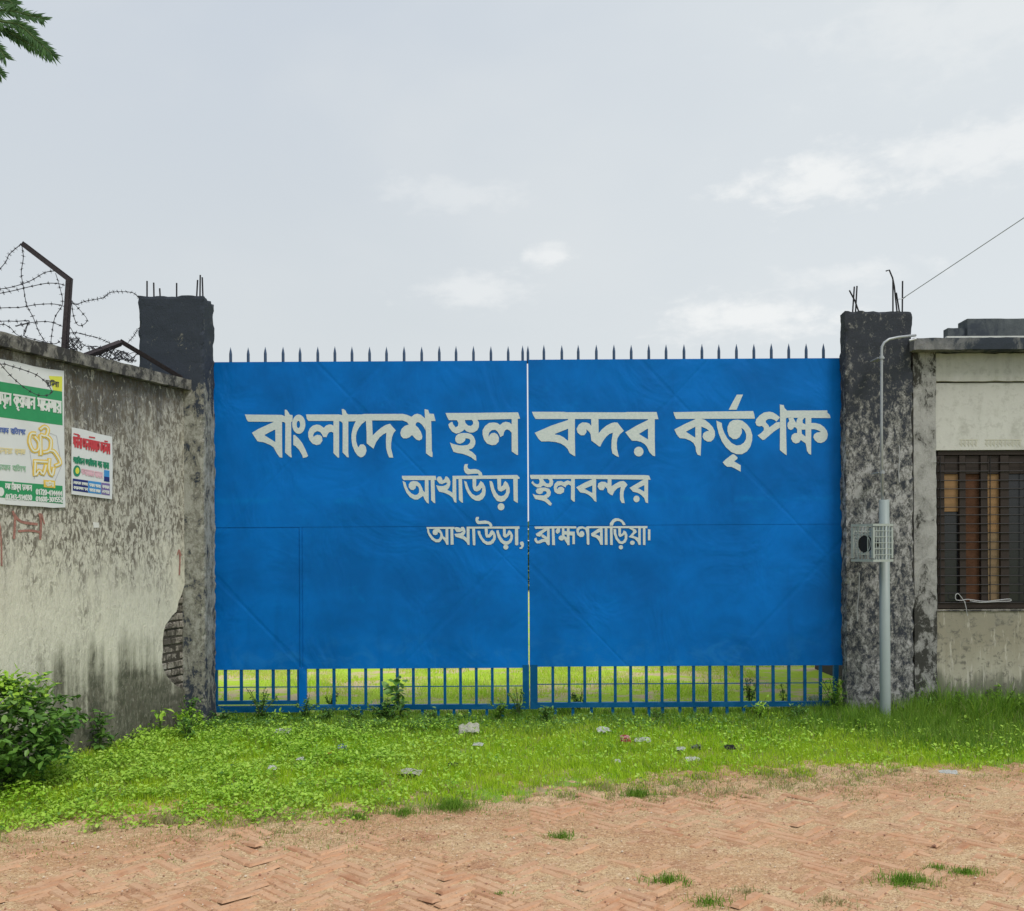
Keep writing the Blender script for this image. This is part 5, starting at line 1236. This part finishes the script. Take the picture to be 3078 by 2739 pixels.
# big shrub at the left edge
def shrub(center, rx, ry, h, nl, ll):
    t = thing('shrub', 'big dark leafy shrub at the left edge in front of the plaster wall', 'shrub', (center.x, center.y, 0))
    bm = bmesh.new()
    for s in range(14):
        a = random.uniform(0, 6.28); k = random.uniform(.2, .85)
        tip = Vector((math.cos(a) * rx * k, math.sin(a) * ry * k, h * random.uniform(.6, .95)))
        P = smooth_path([Vector((random.gauss(0, .04), random.gauss(0, .04), -.03)), tip * .5 + Vector((0, 0, .1)), tip], 5); tube(bm, P, [.011 * (1 - .7 * i / len(P)) for i in range(len(P))], 5)
    build('branches', bm, M_stem, t, local=True)
    C = []
    while len(C) < nl:
        u = Vector((random.gauss(0, 1), random.gauss(0, 1), random.gauss(0, 1))).normalized()
        r_ = random.uniform(.62, 1.0) ** .6
        lump = 1 + .46 * mnoise.fractal(u * 2.3, 1.0, 2.0, 3)
        p = Vector((u.x * rx * r_ * lump, u.y * ry * r_ * lump, h * .52 + u.z * h * .5 * r_ * lump))
        if p.z < .03: continue
        if mnoise.noise(p * 5.5) < -.28: continue
        C.append(p)
    C = np.array(C); L = rng.uniform(.55, 1.2, nl) * ll
    o = leaf_obj('foliage', C, L, L * .58, M_dark, .45); o.parent = t
    # younger, brighter shoots on top
    k = 420; idx = np.argsort(-C[:, 2])[:k]
    C2 = C[idx] + rng.normal(0, .03, (k, 3)) + np.array([0, 0, .03]); L2 = rng.uniform(.5, 1, k) * ll
    o2 = leaf_obj('young_shoots', C2, L2, L2 * .55, M_broad, .5); o2.parent = t
shrub(Vector((-3.68, 6.62, 0)), .47, .46, .78, 3800, .072)
# the frond of a tree reaching in at the top left corner; its trunk stands behind the wall
def tree():
    t = thing('feathery_tree', 'tree beyond the wall whose feathery fronds reach in at the top left corner', 'tree', (-5.3, 7.6, 0))
    O = Vector(t.location); bm = bmesh.new()
    crown = at(-250, -160, 7.5)
    P = smooth_path([O + Vector((0, 0, -.2)), O + Vector((.05, .02, 2.4)), O + Vector((.18, 0, 4.6)), crown], 6)
    tube(bm, P, [.13 * (1 - .65 * i / len(P)) for i in range(len(P))], 10); build('trunk', bm, plain('bark', (.12, .10, .08), .95), t)
    fr = [[(-250, -160, 7.5), (-60, -20, 7.4), (30, 5, 7.4), (31, 14, 7.38)], [(-250, -160, 7.5), (-60, 10, 7.4), (40, 34, 7.35), (128, 56, 7.3)],
          [(-250, -160, 7.5), (-40, 40, 7.35), (55, 75, 7.3), (105, 115, 7.25), (156, 164, 7.2)], [(-250, -160, 7.5), (-60, 60, 7.5), (20, 95, 7.45), (80, 128, 7.4), (146, 166, 7.35)],
          [(-250, -160, 7.5), (-90, 60, 7.4), (-25, 120, 7.35), (16, 172, 7.3)], [(-250, -160, 7.5), (-120, 100, 7.4), (-30, 190, 7.35), (0, 222, 7.3)],
          [(-250, -160, 7.5), (-400, -40, 7.2), (-520, 120, 7.0)], [(-250, -160, 7.5), (-300, -350, 7.6), (-200, -480, 7.8)], [(-250, -160, 7.5), (-460, -260, 7.9), (-620, -200, 8.2)], [(-250, -160, 7.5), (-100, -300, 7.9), (60, -330, 8.3)]]
    rb = bmesh.new(); VV = []; FQ = []; cnt = 0
    for f in fr:
        P = smooth_path([at(a, b, c) for a, b, c in f], 14); tube(rb, P, [.011 * (1 - .8 * i / len(P)) + .0015 for i in range(len(P))], 5)
        n = len(P)
        for i in range(6, n):
            tdir = (P[i] - P[i - 1]).normalized(); fall = Vector((0, 0, -1))
            for sgn in (-1, 1):
                for sub in range(4):
                    side = (tdir.cross(Vector((0, -1, .25)))).normalized() * sgn
                    d_ = (tdir * .75 + side * random.uniform(.25, .55) + fall * random.uniform(.0, .3) + Vector((random.gauss(0, .1), random.gauss(0, .15), 0))).normalized()
                    L_ = random.uniform(.07, .13) * (1 - .35 * abs(i / n - .55)); w_2 = L_ * .13
                    q = P[i - 1].lerp(P[i], sub / 4); s_ = d_.cross(Vector((0, 1, random.uniform(-.5, .5)))).normalized()
                    VV += [q, q + d_ * L_ * .5 + s_ * w_2 / 2, q + d_ * L_, q + d_ * L_ * .5 - s_ * w_2 / 2]; FQ.append([cnt, cnt + 1, cnt + 2, cnt + 3]); cnt += 4
    build('frond_stems', rb, M_stem, t)
    o = mesh_np('crown', np.array([v - O for v in VV]), np.array(FQ), np.zeros((0, 3), int), leaf_mat('frond_leaflets', [(.035, .085, .035), (.06, .13, .045), (.09, .18, .05)], .3)); o.parent = t
tree()
# tufts in the brick road
random.seed(9)
TG = 'grass tufts growing on the brick road'
def tuft(px, py, r, h, n, mat, label):
    c = gnd(px, py); a = rng.uniform(0, 6.28, n); k = np.minimum(np.abs(rng.normal(0, .55, n)), 1.2) * r
    X = np.cos(a) * k * 1.5; Y = np.sin(a) * k * .8
    m_ = rng.uniform(.35, 1.0, n)
    o = blades('grass_tuft', X, Y, h * m_, rng.uniform(.0025, .0055, n), mat, .95, np.zeros(n)); o.location = (c.x, c.y, .022)
    tag(o, label, 'grass tuft', TG)
for a in ((292, 2512, .07, .07, 150, M_dry, 'wispy dry grass tuft on the road, below the left weeds'), (500, 2485, .12, .08, 260, M_dry, 'dry pale grass tuft at the road edge, second from the left'),
          (705, 2528, .05, .035, 90, M_dry, 'faint flat grass tuft on the road, third from the left'), (1075, 2472, .075, .05, 260, M_grassdk, 'small green grass tuft at the road edge left of the wide tuft'),
          (1215, 2460, .10, .06, 340, M_grassdk, 'low green grass tuft touching the wide tuft at the road edge'), (1362, 2440, .14, .08, 700, M_grassdk, 'wide green grass tuft at the road edge below the gate centre'),
          (1350, 2478, .07, .03, 120, M_dry, 'thin dry tuft on the road just under the wide tuft'), (1520, 2535, .06, .03, 110, M_dry, 'thin flat tuft left of the spiky tuft in mid road'), (1690, 2536, .075, .07, 230, M_grassdk, 'spiky green tuft alone in the middle of the brick road'),
          (1920, 2402, .10, .07, 420, M_grassdk, 'green tuft at the road edge below the red packet'), (2005, 2672, .085, .075, 300, M_grassdk, 'spiky tuft close to the bottom edge, right of the middle'),
          (1500, 2706, .06, .03, 120, M_grassdk, 'small flat tuft at the bottom edge in the middle'), (2190, 2395, .07, .035, 150, M_dry, 'thin tuft at the road edge near the right pillar'), (2245, 2702, .08, .04, 180, M_dry, 'thin pale tuft near the bottom edge, left of the dense dark tuft'),
          (2725, 2672, .12, .075, 620, M_grassdk, 'dense dark tuft on the road at the lower right'), (2900, 2642, .09, .05, 330, M_grassdk, 'low green tuft right of the dense dark tuft'), (2815, 2628, .05, .045, 140, M_grassdk, 'tiny green tuft just above the dense dark tuft'),
          (2130, 2735, .10, .06, 260, M_grassdk, 'green tuft cut by the bottom edge'), (2500, 2735, .15, .05, 260, M_dry, 'sparse dry tuft cut by the bottom edge at the right'), (2700, 2332, .07, .045, 180, M_dry, 'dry tuft at the road edge left of the white scrap')):
    tuft(*a)

# ------------------------------------------------------------------ litter
def crumple(name, label, cat, px, py, w_px, h_px, mats, amp=.25, z=.02, flat=.35, yaw=None, group='litter on the verge', nx=9, ny=6):
    c = gnd(px, py); s = c.y / F; W_m, H_m = w_px * s, h_px * s
    depth = W_m * .55; tilt = math.atan2(H_m, depth)
    bm = bmesh.new(); g = []
    sd = random.uniform(0, 90)
    for i in range(nx):
        r_ = []
        for j in range(ny):
            u, v = i / (nx - 1) - .5, j / (ny - 1)
            q = Vector((u * 4 + sd, v * 3, sd))
            k = amp * W_m
            x = u * W_m + k * .35 * mnoise.noise(q); y = (v - .5) * depth + k * .35 * mnoise.noise(q + Vector((9, 0, 0)))
            zz = z * .6 + v * H_m * .75 + k * .5 * mnoise.fractal(q * 1.3, 1, 2, 3) + k * .3 * (1 - 4 * u * u)
            r_.append(bm.verts.new((x, y, max(.006, zz))))
        g.append(r_)
    for i in range(nx - 1):
        for j in range(ny - 1):
            f = bm.faces.new((g[i][j], g[i + 1][j], g[i + 1][j + 1], g[i][j + 1])); f.material_index = (0 if len(mats) == 1 else (1 if (j == 0 if mats[1] is K_blk else mnoise.noise(Vector((i * .9, j * .9, sd))) > .05) else 0))
    r = bmesh.ops.solidify(bm, geom=bm.faces[:], thickness=.0015)
    o = build(name, bm, None, None)
    for m in mats: o.data.materials.append(m)
    o.location = (c.x, c.y, .012); o.rotation_euler.z = random.uniform(-.3, .3) if yaw is None else yaw
    tag(o, label, cat, group)
K_bag = plain('dirty_white_film', (.66, .66, .56), .5, 0, .3, .15, 14); K_pap = plain('litter_white', (.72, .73, .70), .6, 0, .3, .08, 20)
K_redp = plain('litter_red', (.50, .06, .08), .5); K_pinkp = plain('litter_pink', (.70, .36, .38), .5); K_bl = plain('litter_blue', (.12, .24, .42), .5); K_or = plain('litter_orange', (.62, .20, .06), .5); K_blk = plain('litter_dark', (.03, .03, .03), .6); K_grn = plain('litter_grey_green', (.25, .30, .22), .6)
random.seed(21)
crumple('plastic_bag', 'big crumpled dirty white bag in the weeds before the gate', 'bag', 1410, 2215, 62, 32, [K_bag], .3, .035)
crumple('wrapper', 'long white wrapper half hidden in the weeds at left', 'wrapper', 848, 2222, 48, 10, [K_pap], .2, .075)
crumple('wrapper', 'pale blue wrapper sunk in the weeds', 'wrapper', 1028, 2268, 26, 14, [K_bl, K_pap], .3, .06)
crumple('wrapper', 'tiny orange wrapper just left of the pale blue one', 'wrapper', 993, 2284, 18, 8, [K_or], .3, .06)
crumple('wrapper', 'small white crumpled ball in the left weeds', 'wrapper', 818, 2332, 27, 12, [K_pap], .3, .06)
crumple('wrapper', 'white sliver right of the pale blue wrapper, near the orange one', 'wrapper', 905, 2302, 28, 7, [K_pap], .2, .06)
crumple('card_strip', 'longest pale strip with a dark underside, lying near the road', 'card', 1232, 2338, 70, 10, [K_bag, K_blk], .12, .03)
crumple('rag', 'black rag on the short grass near the longest strip', 'rag', 1362, 2314, 30, 9, [K_blk], .3, .03)
crumple('card_strip', 'short white strip below the crumpled bag', 'card', 1437, 2252, 32, 7, [K_pap], .1, .035)
crumple('wrapper', 'torn white wrapper left of the red packet', 'wrapper', 1816, 2210, 44, 12, [K_pap], .25, .035)
crumple('packet', 'crumpled red and pink packet on the grass', 'packet', 1881, 2240, 32, 20, [K_redp, K_pinkp], .3, .03)
crumple('wrapper', 'white wrapper just right of the red packet', 'wrapper', 1932, 2240, 48, 11, [K_pap], .25, .03)
crumple('wrapper', 'small white fold with a black edge, right of the red packet', 'wrapper', 2047, 2268, 26, 12, [K_pap, K_blk], .25, .03)
crumple('rag', 'dark brown scrap lying behind the pale strip at right', 'rag', 2092, 2262, 28, 12, [K_blk, K_grn], .3, .03)
crumple('rag', 'black scrap, farthest right of the dark scraps', 'rag', 2195, 2264, 34, 13, [K_blk], .3, .03)
crumple('card_strip', 'pale strip near the road at right, in front of the dark brown scrap', 'card', 2084, 2294, 44, 8, [K_pap], .12, .02)
crumple('wrapper', 'tiny bright white scrap on the short grass below the red packet', 'wrapper', 1857, 2302, 18, 10, [K_pap], .3, .025)
crumple('wrapper', 'flat white scrap on the brick road at the right edge of the grass', 'wrapper', 2853, 2334, 56, 7, [K_pap], .1, .02)
crumple('wrapper', 'white film caught behind the right end of the gate', 'wrapper', 2448, 2120, 36, 20, [K_pap], .35, .03)
# fallen dry stalk on the right
bm = bmesh.new(); a = gnd(2868, 2128); b_ = gnd(3003, 2187)
pts = [Vector((a.x, a.y, .13)), Vector((a.x, a.y, .13)).lerp(Vector((b_.x, b_.y, .05)), .4) + Vector((0, 0, .02)), Vector((b_.x, b_.y, .05))]
tube(bm, smooth_path(pts, 5), .006, 5); tube(bm, [pts[1], pts[1] + Vector((-.16, .05, .02))], .003, 4); tube(bm, [pts[0].lerp(pts[1], .5), pts[0] + Vector((-.02, -.12, .0))], .003, 4)
tag(build('dry_stalk', bm, plain('straw', (.42, .38, .20), .8), None, origin=pts[0]), 'fallen dry stalk lying on the grass at the right edge', 'stalk')
